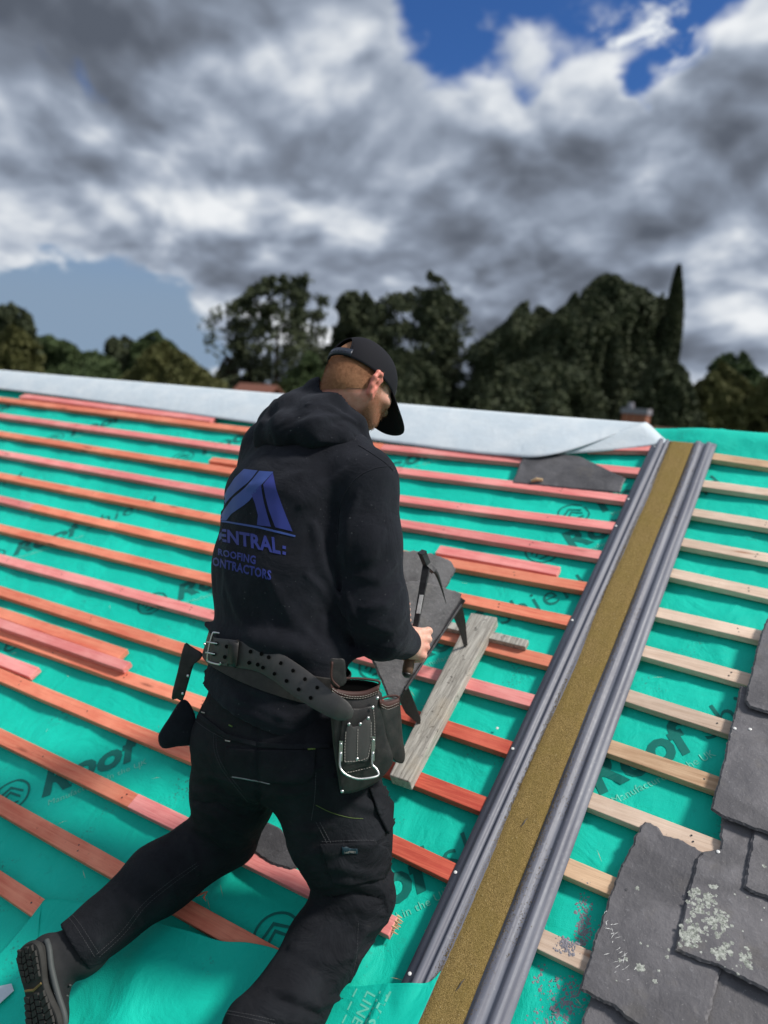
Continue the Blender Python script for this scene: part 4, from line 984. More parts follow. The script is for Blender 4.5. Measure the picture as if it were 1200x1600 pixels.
# ---------------------------------------------------------------- body
HD=cvec(.16,.98,.0)                               # hammer shaft direction is set below
hamA=deep(636,1053,2.19); hamB=deep(667,882,2.34); HD=(hamB-hamA)/np.linalg.norm(hamB-hamA)
E1=CZ-HD*(CZ@HD); E1/=np.linalg.norm(E1); E2=np.cross(HD,E1); E2=E2 if E2@CX>0 else -E2
def hp_in_cap(V):
    L=V-HC; return (L@HU)>.012*(-(L@HF)/.1)+.0
def build_body():
    F=Field()
    F.add(ell(HC+HU*.005,HFR,(.077,.097,.092)),0)
    F.add(ell(hp(0,.030,-.055),HFR,(.060,.066,.075)),.04)           # face block
    F.add(ell(hp(0,.062,-.105),HFR,(.030,.026,.024)),.035)          # chin
    for s in(-1,1):
        F.cap(hp(s*.058,-.005,-.070),hp(s*.030,.055,-.112),.018,.016,.03)   # jaw line
        F.add(ell(hp(s*.046,.068,-.045),HFR,(.022,.018,.016)),.02)  # cheekbone
    F.cap(hp(0,.098,.0),hp(0,.118,-.045),.010,.013,.02)             # nose
    F.add(ell(hp(0,.112,-.049),HFR,(.017,.012,.009)),.01)
    F.cap(hp(-.032,.090,.012),hp(.032,.090,.012),.011,.011,.015)    # brow
    for s in(-1,1):
        F.add(ell(hp(s*.031,.096,-.008),HFR,(.016,.012,.010)),.012,'s'); F.add(ell(hp(s*.031,.080,-.009),HFR,(.012,.012,.011)),.003)
    F.cap(hp(-.020,.098,-.078),hp(.020,.098,-.078),.006,.006,.008)  # lips
    F.add(cap_(hp(-.022,.108,-.072),hp(.022,.108,-.072),.0025,.0025),.004,'s')
    F.cap(hp(0,-.035,-.055),J['neck'],.060,.062,.045); F.cap(J['neck'],J['ch2'],.07,.10,.06)
    # ears: rim, lobe, bowl
    for s in(-1,1):
        e=lambda f,u,r=.0: hp(s*(.078+r),f-.008,u-.043)
        rim=[e(.006,-.004),e(.010,.022,.006),e(-.002,.034,.014),e(-.018,.030,.020),e(-.024,.012,.021),e(-.020,-.010,.015),e(-.010,-.026,.008),e(.002,-.030,.002)]
        F.chain(rim,[.006,.0055,.0055,.006,.006,.0055,.0065,.006],.007); F.cap(e(-.006,.010,.002),e(-.004,-.012,.0),.012,.012,.01)
        F.chain([e(-.002,.022,.009),e(-.013,.012,.013),e(-.010,-.010,.009)],[.004,.0045,.004],.005)
        F.add(ell(e(.000,.002,.012),HFR,(.007,.007,.009)),.004,'s')
    # trunk and limbs under the clothes
    F.cap(J['ch2'],J['ch1'],.11,.11,.05,BFR,(1.35,.95,1)); F.cap(J['ch1'],J['wai'],.11,.10,.05,BFR,(1.3,.95,1)); F.cap(J['wai'],J['pel'],.10,.11,.05,BFR,(1.35,1.,1))
    F.chain([J['neck'],J['rs'],J['re'],J['rw']],[.05,.055,.042,.029],.03); F.chain([J['neck'],J['ls'],J['le'],J['lw']],[.05,.055,.042,.029],.03)
    F.chain([J['pel'],J['rh'],J['rk'],J['ra']],[.08,.085,.058,.034],.04); F.chain([J['pel'],J['lh'],J['lk'],J['la']],[.08,.085,.058,.032],.04)
    # right hand closed round the hammer handle
    def hq(t,ang,r): return hamA+HD*t+(E1*math.cos(ang)+E2*math.sin(ang))*r
    w=J['rw']
    for k in range(4):
        t=.128-.0245*k; sc=[1,1.06,1.,.88][k]; kn=hq(t,R(48),.046*sc+.002)
        F.cap(w+(hq(t,R(-20),.03)-w)*.35,kn,.0165,.0118,.009)
        F.chain([kn,hq(t-.001,R(100),.037*sc),hq(t-.002,R(158),.031),hq(t-.003,R(215),.027),hq(t-.003,R(258),.026)],[.0120,.0112,.0104,.0092,.008],.0025)
        F.add(ell(kn,[HD,E1,E2],(.0108,.0135,.0135)),.004)
    F.cap(w,hq(.098,R(-15),.036),.028,.022,.03,); F.cap(w,hq(.062,R(0),.032),.026,.02,.03); F.cap(hq(.112,R(-25),.030),hq(.06,R(-20),.029),.018,.018,.02)
    F.chain([w+HD*.020,hq(.110,R(-70),.032),hq(.140,R(-115),.029),hq(.146,R(-165),.027),hq(.140,R(-205),.027)],[.021,.0155,.0118,.0105,.0085],.012)
    # left hand under and over the slate's edge
    lw=J['lw']; d=CX*.9+CY*.05; d/=np.linalg.norm(d); up=SLN; sd=np.cross(up,d)
    F.cap(lw,lw+d*.045-up*.012,.026,.024,.02)
    for k in range(4):
        b0=lw+d*.040+sd*(.030-.020*k)-up*.022; F.chain([b0,b0+d*.034-up*.004,b0+d*.056-up*.001,b0+d*.074+up*.002],[.0105,.0095,.0088,.0075],.005)
    F.chain([lw+d*.01+sd*-.02+up*.012,lw+d*.040+sd*-.022+up*.022,THB],[.016,.0115,.0088],.01)
    lo=np.min([v for v in J.values()]+[HC],0)-.22; hi=np.max([v for v in J.values()]+[HC],0)+.22
    V,Q=surfnet(F,lo,hi,.0036)
    o=fmesh('body',V,Q,M_SKIN,person,person.matrix_basis.translation[:])
    # masks: shaved hair, beard, flushed ears
    L=(V-HC); r=L@HR; f=L@HF; u=L@HU; ss=lambda x,a,b: (lambda t:t*t*(3-2*t))(np.clip((x-a)/(b-a),0,1))
    near=np.linalg.norm(L,axis=1)<.2
    hair=ss(u+.55*np.clip(-f-.02,0,1),-.072,-.052)*ss(-f,.005,.028)+ss(u,-.045,-.025)*ss(-f,-.045,-.020)
    beard=ss(-u,.040,.062)*ss(f,-.012,.012)*ss(-u-.0,.0,.01)*(1-ss(-u,.135,.15)); side=ss(-u,.02,.03)*ss(f,.004,.012)*(1-ss(f,.022,.035))
    hm=np.clip(np.maximum(np.maximum(hair,beard),side*.8),0,1)*near
    ear=(np.abs(r)>.080)&(np.abs(f+.014)<.03)&(np.abs(u+.043)<.04); fl=np.where(ear,1.,0)+.35*ss(np.abs(r),.06,.085)*near+.60*near*ss(-u,.035,.075)
    lh=np.linalg.norm(V-hq(.07,R(50),.04),axis=1); fl=fl+.35*(lh<.035)
    for nm,arr in(('hair',np.where(ear,0,hm)),('flush',np.clip(fl,0,1))):
        a=o.data.attributes.new(nm,'FLOAT','POINT'); a.data.foreach_set('value',arr.astype(np.float32))
    hs=(np.where(ear,0,hair*near)>.72); hs&=(u>-.060-.55*np.clip(-f-.02,0,1)); fm=hs[Q].all(1); ids=np.unique(Q[fm]); mp=-np.ones(len(V),int); mp[ids]=np.arange(len(ids))
    nrm=np.zeros_like(V); a=np.cross(V[Q[:,2]]-V[Q[:,0]],V[Q[:,3]]-V[Q[:,1]]); 
    for k in range(4): np.add.at(nrm,Q[:,k],a)
    nrm/=np.linalg.norm(nrm,axis=1)[:,None]+1e-12
    ho=fmesh('hair',V[ids]+nrm[ids]*.0012,mp[Q[fm]],M_HAIR,o)
    # cropped hairs and beard stubble
    q=np.random.default_rng(17)
    def crop(w,n,L,par):
        pr=w/w.sum(); k=q.choice(len(V),n,p=pr); b=V[k]+nrm[k]*.0008+q.normal(size=(n,3))*.0012; dr=nrm[k]*.75-HU*.55-HF*.25+q.normal(size=(n,3))*.30; dr/=np.linalg.norm(dr,axis=1)[:,None]
        sd=np.cross(dr,q.normal(size=(n,3))); sd/=np.linalg.norm(sd,axis=1)[:,None]; Lr=L*q.uniform(.5,1.2,(n,1)); TV_=np.stack([b-sd*.00035,b+sd*.00035,b+dr*Lr],1).reshape(-1,3); merge_into(par,TV_.tolist(),[[3*i,3*i+1,3*i+2] for i in range(n)],M_HAIR)
    bare=~(hp_in_cap(V)); crop(np.where(ear,0,hair*near)*bare+1e-9,9000,.0042,ho)
    crop(np.where(ear,0,np.maximum(beard,side*.5)*near)+1e-9,3500,.0045,o)
    return o
# the held slate's plane is needed by the left hand
SP=[deep(606,1092,2.37),deep(722,928,2.60),deep(575,930,2.42)]
SLN=np.cross(SP[1]-SP[0],SP[2]-SP[0]); SLN/=np.linalg.norm(SLN); SLN=SLN if SLN@CZ>0 else -SLN
def on_slate(px,py,off=0.): d=ray_w(px,py); t=((SP[0]-CLOC)@SLN)/(d@SLN); return CLOC+t*d+SLN*off
THB=on_slate(634,953,.009)
J['lw']=on_slate(590,958,-.010)
body=build_body()
# ---------------------------------------------------------------- hooded top
def build_top():
    F=Field()
    F.cap(deep(424,1090,2.08),deep(436,1015,2.08),.176,.166,0,BFR,(1.33,.96,1.))
    F.cap(deep(442,985,2.08),deep(438,890,2.09),.172,.168,.035,BFR,(1.30,.95,1.))
    F.cap(deep(438,890,2.09),deep(452,785,2.10),.166,.160,.05,BFR,(1.28,.95,1.))
    F.cap(deep(452,785,2.10),deep(480,730,2.11),.150,.115,.06,BFR,(1.25,.95,1.))
    F.cap(J['neck'],J['rs'],.085,.076,.06); F.cap(J['neck'],J['ls'],.085,.080,.06)
    F.chain([J['rs'],deep(573,850,1.965),deep(584,945,1.965)],[.082,.086,.084],.035)
    F.chain([deep(584,945,1.965),deep(596,985,2.00),deep(630,1003,2.13)],[.086,.072,.050],.030)
    F.cap(deep(470,710,2.15),deep(420,730,2.25),.09,.080,.06); F.chain([J['ls'],J['le'],J['lw']-CX*.035],[.082,.07,.05],.03)
    # cut off at the hem and the cuffs, open neck
    a=deep(430,1130,2.08); F.add(lambda p:-(p-a)@UB,.012,'i') if False else None
    # puffed roll above the belt
    for q in [[(322,975),(345,992),(400,1000),(470,1015),(540,1028),(572,1018)]]: F.fold(q,.017,.026)
    F.fold([(322,940),(318,970),(325,988)],.004,.02)
    # tension folds
    F.fold([(528,790),(524,860),(528,930),(544,975)],-.009,.015)      # crease arm / back
    F.fold([(545,1000),(520,940),(480,900)],.007,.014); F.fold([(540,960),(505,880),(490,820)],.008,.018)
    F.fold([(500,1010),(450,960),(420,900)],.005,.018); F.fold([(400,1000),(370,950),(350,880)],.005,.016); F.fold([(560,1010),(552,960),(538,910)],.010,.012)
    F.fold([(600,830),(580,870),(560,880)],.006,.014); F.fold([(618,880),(590,905),(555,900)],.008,.013); F.fold([(625,915),(600,945),(565,950)],.009,.013)
    F.fold([(634,960),(605,985),(575,975)],.009,.011); F.fold([(636,990),(615,1010),(590,1010)],.006,.009)
    F.fold([(560,770),(545,820),(540,880)],.006,.014); F.fold([(540,735),(500,770),(470,790)],.004,.02); F.fold([(470,740),(430,760),(390,760)],.004,.02)
    F.fold([(345,800),(360,860),(350,930)],.004,.02); F.fold([(480,1005),(500,960),(520,960)],-.006,.012); F.fold([(430,985),(440,940)],-.004,.014)
    # cinched by the belt and ribbed hem beneath it
    F.fold([(320,1024),(380,1040),(450,1055),(530,1070)],-.012,.030)
    for q in [[(305,1065),(370,1090),(440,1120),(520,1135)],[(318,1048),(400,1078),(480,1100),(530,1105)],[(330,1090),(400,1120),(460,1140)]]: F.fold(q,.007,.009)
    F.post.append(lambda p,d:d+.0022*n3(p,26,3)+.0012*n3(p,60,4))
    hemc=deep(420,1128,1.95); hemn=UB*.96+RB*.18; hemn/=np.linalg.norm(hemn)
    F.post.append(lambda p,d:np.maximum(d,-((p-hemc)@hemn)))
    cuff=deep(640,1003,2.15); cn=(J['rw']-deep(596,985,2.0)); cn/=np.linalg.norm(cn)
    F.post.append(lambda p,d:np.maximum(d,np.where(np.linalg.norm(p-cuff,axis=1)<.11,(p-cuff)@cn,-1)))
    F.post.append(lambda p,d:np.maximum(d,-(np.linalg.norm(p-J['rw']-cn*.018,axis=1)-.036)))
    nk=cap_(J['neck']-HU*0.0,hp(0,-.02,-.03),.068,.085); F.post.append(lambda p,d:np.maximum(d,-nk(p)))
    pts=np.array([v for v in (J['ls'],J['rs'],J['re'],J['rw'],J['le'],J['lw'],J['pel'],J['neck'],deep(432,1140,2.08))]); 
    V,Q=surfnet(F,pts.min(0)-.25,pts.max(0)+.25,.0055)
    o=fmesh('hooded_top',V,Q,M_HOOD,person); return o,V,Q
top,TV,TQ=build_top()
def build_hood():
    F=Field()
    ks=[(571,696,2.05,.020),(556,664,2.04,.024),(524,630,2.05,.028),(500,613,2.11,.034),(465,628,2.20,.038),(440,652,2.25,.040),(420,682,2.22,.042)]
    # thick roll round the neck, then the hanging bag of the hood
    F.chain([deep(*k[:3]) for k in ks[:5]],[k[3] for k in ks[:5]],.03)
    bag=[(562,698,2.03,.018),(533,684,2.00,.032),(492,674,1.99,.044),(450,672,2.03,.046),(424,680,2.10,.042),(423,668,2.2,.040)]
    F.chain([deep(*k[:3]) for k in bag],[k[3] for k in bag],.03)
    F.chain([deep(530,664,2.03),deep(495,648,2.03),deep(458,644,2.10),deep(436,654,2.2)],[.024,.042,.046,.042],.035)
    F.cap(deep(500,640,2.12),deep(440,665,2.15),.055,.055,.04)
    F.fold([(560,690),(500,688),(440,705),(400,715)],.008,.012)
    F.fold([(556,684),(520,660),(470,652),(430,672)],-.005,.010); F.fold([(556,660),(520,640),(480,632)],.006,.010); F.fold([(540,650),(500,655),(450,680)],.005,.012)
    F.fold([(430,625),(410,660),(398,700)],.006,.014); F.fold([(455,620),(440,650),(425,690)],-.006,.012)
    F.post.append(lambda p,d:d+.0020*n3(p,30,7))
    nk=cap_(J['neck']+CY*-.03,hp(0,-.02,-.02),.066,.092); F.post.append(lambda p,d:np.maximum(d,-nk(p)))
    c=deep(490,665,2.12); V,Q=surfnet(F,c-.32,c+.32,.0045); return fmesh('hood',V,Q,M_HOOD,top),V,Q
hood,HV,HQ=build_hood()
# ---------------------------------------------------------------- trousers
def build_trousers():
    F=Field()
    F.cap(deep(424,1085,2.08),deep(418,1150,2.08),.156,.170,0,BFR,(1.34,1.0,1.))
    F.cap(deep(440,1150,2.04),deep(480,1190,2.0),.13,.13,.05)
    F.chain([deep(505,1185,1.98),deep(530,1290,1.99),J['rk']],[.140,.128,.100],.05)
    F.chain([J['rk'],deep(505,1480,1.93),deep(452,1568,1.83),deep(395,1608,1.76)],[.096,.090,.086,.072],.03)
    F.chain([deep(372,1165,2.12),deep(366,1240,2.16),J['lk']],[.128,.112,.091],.05)
    F.chain([J['lk'],deep(250,1372,2.13),deep(118,1482,2.0)],[.091,.092,.074],.03)
    f=lambda pts,a,sg:F.fold(pts,a*1.25,sg*.8)
    # behind the right knee
    f([(500,1385),(540,1375),(590,1385),(612,1405)],.012,.012); f([(505,1402),(550,1395),(600,1405)],-.012,.008); f([(490,1360),(530,1352),(575,1365),(612,1390)],.009,.012)
    f([(612,1340),(590,1360),(560,1362)],.008,.010); f([(510,1420),(560,1415),(605,1430)],.009,.012); f([(605,1440),(570,1455),(550,1500)],.006,.016); f([(615,1365),(600,1395),(606,1425)],.010,.010)
    f([(470,1340),(500,1330),(540,1325)],.006,.013); f([(445,1290),(480,1300),(520,1290)],.005,.016); f([(600,1300),(575,1320),(545,1315)],.006,.012)
    # behind the left knee and thigh
    f([(305,1262),(340,1275),(380,1300),(392,1320)],.010,.011); f([(300,1250),(340,1255),(385,1275)],-.010,.009); f([(302,1238),(340,1235),(390,1255)],.009,.012); f([(300,1215),(335,1212),(375,1225)],.006,.012)
    f([(290,1285),(330,1300),(360,1330)],.007,.013); f([(270,1300),(300,1330),(310,1365)],.006,.014); f([(240,1340),(265,1370),(275,1400)],.005,.013); f([(180,1390),(210,1420),(220,1450)],.005,.014); f([(120,1440),(150,1470),(165,1500)],.005,.010)
    # seat
    f([(400,1130),(402,1180),(405,1240),(407,1268)],-.012,.012); f([(408,1262),(440,1240),(480,1235)],.008,.012); f([(400,1262),(370,1248),(340,1245)],.007,.012); f([(412,1250),(450,1215),(500,1200)],.006,.014)
    f([(470,1160),(500,1200),(505,1240)],-.006,.012); f([(520,1215),(560,1230),(600,1240)],.010,.012); f([(540,1250),(580,1262),(612,1258)],.010,.014)
    # shin right: calf, fold before the hem
    f([(420,1545),(455,1550),(500,1570),(535,1560)],.010,.012); f([(425,1560),(470,1575),(505,1590)],-.010,.010); f([(455,1480),(500,1500),(540,1500)],.005,.02); f([(410,1575),(430,1590),(470,1600)],.007,.010)
    f([(585,1470),(560,1500),(545,1540)],.006,.010)
    F.post.append(lambda p,d:d+.0030*n3(p,22,13)+.0016*n3(p,55,14))
    # waist opening, hem openings
    wc=deep(430,1085,2.08); F.post.append(lambda p,d:np.maximum(d,(p-wc)@UB-.012))
    for a,b in((deep(250,1372,2.13),deep(118,1482,2.0)),):
        n=(b-a)/np.linalg.norm(b-a); c=b.copy(); F.post.append(lambda p,d,n=n,c=c:np.maximum(d,np.where(np.linalg.norm(p-c,axis=1)<.16,(p-c)@n,-1)))
        F.post.append(lambda p,d,n=n,c=c:np.maximum(d,-(np.linalg.norm((p-c)-((p-c)@n)[:,None]*n,axis=1)-.066+np.where((p-c)@n<-.03,1,0))))
    # the cloth flattens on what it kneels on
    ro=RX@np.array([0,0,1.]); F.post.append(lambda p,d:np.maximum(d,-(p@ro-.001)))
    pts=np.array([J[k] for k in('pel','rk','ra','lk','la','rh')]+[deep(395,1615,1.76)]); V,Q=surfnet(F,pts.min(0)-.25,pts.max(0)+.25,.0055)
    return fmesh('trousers',V,Q,M_TROU,person),V,Q
trou,RV,RQ=build_trousers()
# ---------------------------------------------------------------- pieces laid on the figure's surface
def bvh(V,Q): return BVHTree.FromPolygons([tuple(v) for v in V.tolist()],Q.tolist())
BT_=bvh(TV,TQ); BR_=bvh(RV,RQ); BH_=bvh(HV,HQ)
CL=Vector(CLOC)
def surf(b,px,py,off=0.):
    d=Vector(ray_w(px,py)).normalized(); h=b.ray_cast(CL,d,6.)
    if h[0] is None: return None
    n=h[1] if h[1].dot(d)<0 else -h[1]; return np.array(h[0]+n*off)
def surfl(b,pts,off=0.,step=3.):
    out=[]
    for i in range(len(pts)-1):
        a,c=np.array(pts[i],float),np.array(pts[i+1],float); n=max(1,int(np.linalg.norm(c-a)/step))
        for k in range(n+(i==len(pts)-2)):
            q=surf(b,*(a+(c-a)*k/n),off)
            if q is not None: out.append(q)
    return np.array(out)
def stitch(acc,b,pts,r=.0007,dash=.004,gap=.0025,off=.0006,curve=True):
    if curve: pts=catmull(pts,5)
    P=surfl(b,pts,off,2.)
    if len(P)<2: return
    s=np.concatenate([[0],np.cumsum(np.linalg.norm(np.diff(P,axis=0),axis=1))]); t=0.
    f=lambda x:np.array([np.interp(x,s,P[:,k]) for k in range(3)])
    while t<s[-1]: acc.add(*tube_path([f(t),f(min(t+dash,s[-1]))],[r,r],4)); t+=dash+gap
def patch(b,poly,off,name,mat,parent,th=.002,maxlen=5.):
    V,F=subdivide([(x,y,0) for x,y in poly],[list(range(len(poly)))],maxlen); W=[surf(b,x,y,off) for x,y,_ in V]
    F=[f for f in F if all(W[i] is not None for i in f)]; W=[w if w is not None else CLOC*0 for w in W]
    if not F: print('EMPTY PATCH',name,poly[0]); return None
    use=sorted({i for f in F for i in f}); mp={u:i for i,u in enumerate(use)}
    F=[[mp[i] for i in f][::-1] for f in F]; o=wmesh(name,[W[u] for u in use],F,mat,parent,smooth=True)
    if th: md=o.modifiers.new('t','SOLIDIFY'); md.thickness=th; md.offset=1 if False else 0
    return o
def Z4(x,y): return (300+x/3.3333,700+y/3.3333)
def Z6(x,y): return (230+x/2.79,960+y/2.79)
# ---------------------------------------------------------------- the print on the back
def back_print():
    G=[([(272,110),(343,118),(318,152),(293,180),(258,208),(225,235),(198,262),(175,290),(140,345),(148,300),(164,258),(185,215),(225,155)],M_BLUE),
       ([(352,120),(425,125),(395,158),(365,190),(332,232),(300,275),(270,300),(240,320),(205,345),(180,378),(140,375),(170,320),(215,260),(252,230),(285,200),(320,160)],M_BLUE),
       ([(310,240),(360,190),(366,230),(375,280),(392,345),(412,410),(340,402),(345,350),(330,290)],M_BLUE2),
       ([(372,190),(422,130),(440,215),(470,300),(495,365),(525,435),(435,413),(418,370),(400,320),(384,255)],M_BLUE2),
       ([(130,376),(180,380),(350,408),(450,432),(540,455),(537,464),(445,442),(345,418),(180,389),(130,385)],M_BLUE)]
    for i,(poly,m) in enumerate(G): patch(BT_,[Z4(*p) for p in poly],.0012,'printed_emblem' if i<4 else 'printed_line',m,top,0,4.)
    def word(s,q,m,name,bold):
        V,F=text_mesh(s,1.,bold,0,1.04,2); V,F=subdivide(V,F,.25); V[:,0]-=V[:,0].min(); V[:,0]/=V[:,0].max(); V[:,1]-=V[:,1].min(); V[:,1]/=V[:,1].max()
        TL,TR,BL,BR=[np.array(Z4(*p)) for p in q]; W=[]
        for x,y,_ in V: a=(BL*(1-x)+BR*x)*(1-y)+(TL*(1-x)+TR*x)*y; W.append(surf(BT_,a[0],a[1],.0012))
        F=[f for f in F if all(W[i] is not None for i in f)]; F=[f for f in F if max(np.linalg.norm(W[f[0]]-W[f[k]]) for k in(1,2))<.03]
        use=sorted({i for f in F for i in f}); mp={u:i for i,u in enumerate(use)}; wmesh(name,[W[u] for u in use],[[mp[i] for i in f] for f in F],m,top)
    word('CENTRAL',[(78,407),(455,468),(76,470),(463,556)],M_BLUE2,'printed_word',.035)
    word('ROOFING',[(138,523),(334,562),(138,558),(332,608)],M_BLUE2,'printed_word',.032)
    word('CONTRACTORS',[(78,558),(414,638),(76,604),(412,690)],M_BLUE2,'printed_word',.032)
    for y in(508,538): patch(BT_,[Z4(472,y),Z4(490,y+4),Z4(489,y+20),Z4(472,y+16)],.0012,'printed_mark',M_BLUE2,top,0,4.)
back_print()
# seams of the hooded top
A=Acc()
for pts in ([(612,728),(585,732),(560,745),(540,768),(530,800),(527,850)],[(614,735),(600,722),(575,705),(560,696)]):
    P=surfl(BT_,catmull(pts,5),.0004,3.)
    if len(P)>2: A.add(*tube_path(P,np.full(len(P),.0014),6))
wmesh('seam',A.V,A.F,M_HOOD,top,smooth=True)
# ribbed cuff
cn=J['rw']-deep(596,985,2.0); cn/=np.linalg.norm(cn); cc=deep(640,1003,2.15)
c0=cap_(cc-cn*.050,cc-cn*.006,.046,.043)
# ---------------------------------------------------------------- trousers' details
patch(BR_,[Z6(*p) for p in [(345,580),(440,588),(600,592),(735,592),(732,650),(725,700),(690,733),(540,733),(440,718),(362,700),(340,660),(340,620)]],.0030,'back_pocket',M_TROU,trou,.0035)
patch(BR_,[Z6(*p) for p in [(175,420),(235,460),(340,540),(480,578),(640,590),(800,582),(800,560),(640,568),(480,555),(350,520),(245,440),(180,398)]],.0028,'waistband',M_TROU,trou,.003)
patch(BR_,[(500,1318),(585,1316),(604,1325),(612,1345),(600,1372),(545,1384),(520,1380)],.003,'thigh_pocket',M_TROU,trou,.003)
patch(BR_,[(575,1232),(600,1228),(618,1250),(616,1280),(603,1302),(590,1275)],.006,'side_pocket',M_TROU,trou,.006)
A=Acc()
for pts in ([Z6(352,592),Z6(350,660),Z6(375,692),Z6(540,722),Z6(685,722),Z6(715,690),Z6(722,600)],[Z6(360,600),Z6(360,655),Z6(385,683),Z6(540,712),Z6(680,710),Z6(706,680),Z6(712,600)],
            [Z6(290,520),Z6(295,600),Z6(330,680),Z6(400,770),Z6(440,820)],[Z6(300,520),Z6(306,600),Z6(340,675),Z6(410,765)],
            [(503,1315),(560,1313),(585,1313)],[(503,1319),(560,1317),(585,1317)],[(494,1285),(512,1320),(527,1358)],[(500,1285),(518,1320),(533,1358)],[(585,1313),(600,1335),(606,1370)],
            [Z6(735,690),Z6(730,800),Z6(715,900)],[Z6(180,440),Z6(260,500),Z6(350,550)],
            [(151,1491),(190,1455),(222,1414),(262,1380),(308,1348)],[(155,1495),(195,1458),(226,1418),(266,1384),(310,1352)],[(104,1430),(120,1450),(148,1495)],[(110,1426),(126,1445),(155,1490)],
            [(345,1582),(385,1590),(430,1600)],[(348,1578),(388,1585),(430,1594)],[(540,1560),(556,1500),(560,1440)]):
    stitch(A,BR_,pts,r=.00055)
merge_into(trou,A.V,A.F,M_THRD)
A=Acc()
P=surfl(BR_,catmull([Z6(375,703),Z6(450,716),Z6(540,734)],5),.005,3.); A.add(*tube_path(P,np.full(len(P),.0016),5))
wmesh('reflective_piping',A.V,A.F,M_REFL,trou)
A=Acc(); P=surfl(BR_,catmull([Z6(735,830),Z6(800,862),Z6(880,885),Z6(940,890)],5),.001,3.); A.add(*tube_path(P,np.full(len(P),.0007),5)); wmesh('piping',A.V,A.F,M_LIME,trou)
for q in ([(702,584),(734,584),(734,590),(702,590)],[(345,546),(368,550),(367,556),(345,552)],[(362,478),(378,486),(376,492),(360,484)],[(242,425),(258,428),(257,433),(241,430)]): patch(BR_ if surf(BT_,*Z6(*q[0])) is None or (surf(BR_,*Z6(*q[0])) is not None and ppx(surf(BR_,*Z6(*q[0])))[2]<ppx(surf(BT_,*Z6(*q[0])))[2]) else BT_,[Z6(*p) for p in q],.0045,'woven_tag',M_LIME if q[0][0] in(702,362) else M_THR,trou,.001)
M_TAG=plain('dark_blue_label',(.012,.035,.05),.6)
lab=patch(BR_,[(534,1323),(558,1323),(558,1332),(534,1332)],.0062,'label',M_TAG,trou,.001)
def pxtext(s,x0,y0,w,h,b,off,mat,parent,name='printed_word',bold=.0):
    V,F=text_mesh(s,1.,bold,0,1.05,1); V[:,0]-=V[:,0].min(); V[:,0]*=w/V[:,0].max(); V[:,1]-=V[:,1].min(); V[:,1]*=h/V[:,1].max(); W=[surf(b,x0+x,y0-y,off) for x,y,_ in V]
    if any(w is None for w in W): return
    wmesh(name,W,F,mat,parent)
pxtext('PORTWEST',537,1330.3,18,3.6,BR_,.0078,M_THR,trou,bold=.01)
# ---------------------------------------------------------------- tool belt
belt=empty('tool_belt',deep(440,1036,1.90)); 
def adopt(o,parent):
    m=full_world(o); o.parent=parent; o.matrix_parent_inverse=Matrix.Identity(4); o.matrix_basis=full_world(parent).inverted()@m
tag(belt,'wide dark leather tool belt with metal buckle and hanging tail round the kneeling man','tool belt')
ctr=deep(440,1036,2.08); bn=UB*.985+RB*.12; bn/=np.linalg.norm(bn)
e1=RB-bn*(RB@bn); e1/=np.linalg.norm(e1); e2=np.cross(bn,e1)
rad=[]
for k in range(96):
    t=2*math.pi*k/96; d=e1*math.cos(t)+e2*math.sin(t); o_=ctr+d*.6; h=[]
    for z in(-.03,0,.03):
        q=BT_.ray_cast(Vector(o_+bn*z),Vector(-d),.6)
        if q[0] is not None: h.append(.6-(np.array(q[0])-(o_+bn*z)).dot(-d))
    rad.append(max(h) if h else .17)
rad=np.minimum(np.array(rad),.27)
for _ in range(5): rad=(np.roll(rad,1)+rad*2+np.roll(rad,-1))/4
def belt_pt(t,z,off=0.):
    k=(t/(2*math.pi)*96)%96; i=int(k); f=k-i; r=rad[i]*(1-f)+rad[(i+1)%96]*f; return ctr+(e1*math.cos(t)+e2*math.sin(t))*(r+off)+bn*z
V=[];F=[]; NB=160
for k in range(NB):
    t=2*math.pi*k/NB
    for z,o_ in((-.036,.001),(-.034,.0055),(.034,.0055),(.036,.001)): V.append(belt_pt(t,z,o_))
for k in range(NB):
    for j in range(4): F.append([k*4+j,k*4+(j+1)%4,((k+1)%NB)*4+(j+1)%4,((k+1)%NB)*4+j])
wmesh('belt_band',V,F,M_LEA,belt,smooth=False)
BB=BVHTree.FromPolygons([tuple(v) for v in V],F)
def bd(px,py,off,default=1.86):
    q=surf(BB,px,py); 
    if q is None: q=surf(BT_,px,py)
    if q is None: q=deep(px,py,default)
    s=ppx(q)[2]; return deep(px,py,s-off)
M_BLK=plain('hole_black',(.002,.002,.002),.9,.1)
# tail strap
up_=catmull([(330,996),(372,1001),(410,1010),(442,1023),(480,1048),(515,1076),(540,1094),(549,1103)],6); lo_=catmull([(327,1037),(368,1043),(400,1049),(426,1063),(455,1085),(492,1109),(525,1125),(540,1126)],6)
def sdep(px):  # depth of the strap along its length
    return np.interp(px,[325,345,400,440,480,520,555],[0,0,0,-.004,-.012,-.030,-.060])
ds=[ppx(bd(*((a+b)/2),0))[2] for a,b in zip(up_,lo_)]; ds=np.array(ds); 
k0=next((i for i,a in enumerate(up_) if a[0]>440),20); 
TIPD=None
hs=min(ppx(surf(BR_,540,1180))[2],ppx(surf(BR_,565,1200))[2],ppx(surf(BR_,590,1230))[2],ppx(bd(530,1050,0))[2])
for i in range(k0,len(ds)): f_=(up_[i][0]-up_[k0][0])/(549-up_[k0][0]); ds[i]=ds[k0]+(hs-.075-.012-ds[k0])*min(1,f_*1.15)
V=[];F=[];K=6
for i,(a,b) in enumerate(zip(up_,lo_)):
    for k in range(K+1):
        t=k/K; p=a+(b-a)*t; V.append(deep(p[0],p[1],ds[i]-.010-.004*math.sin(math.pi*t)))
e=len(up_)-1
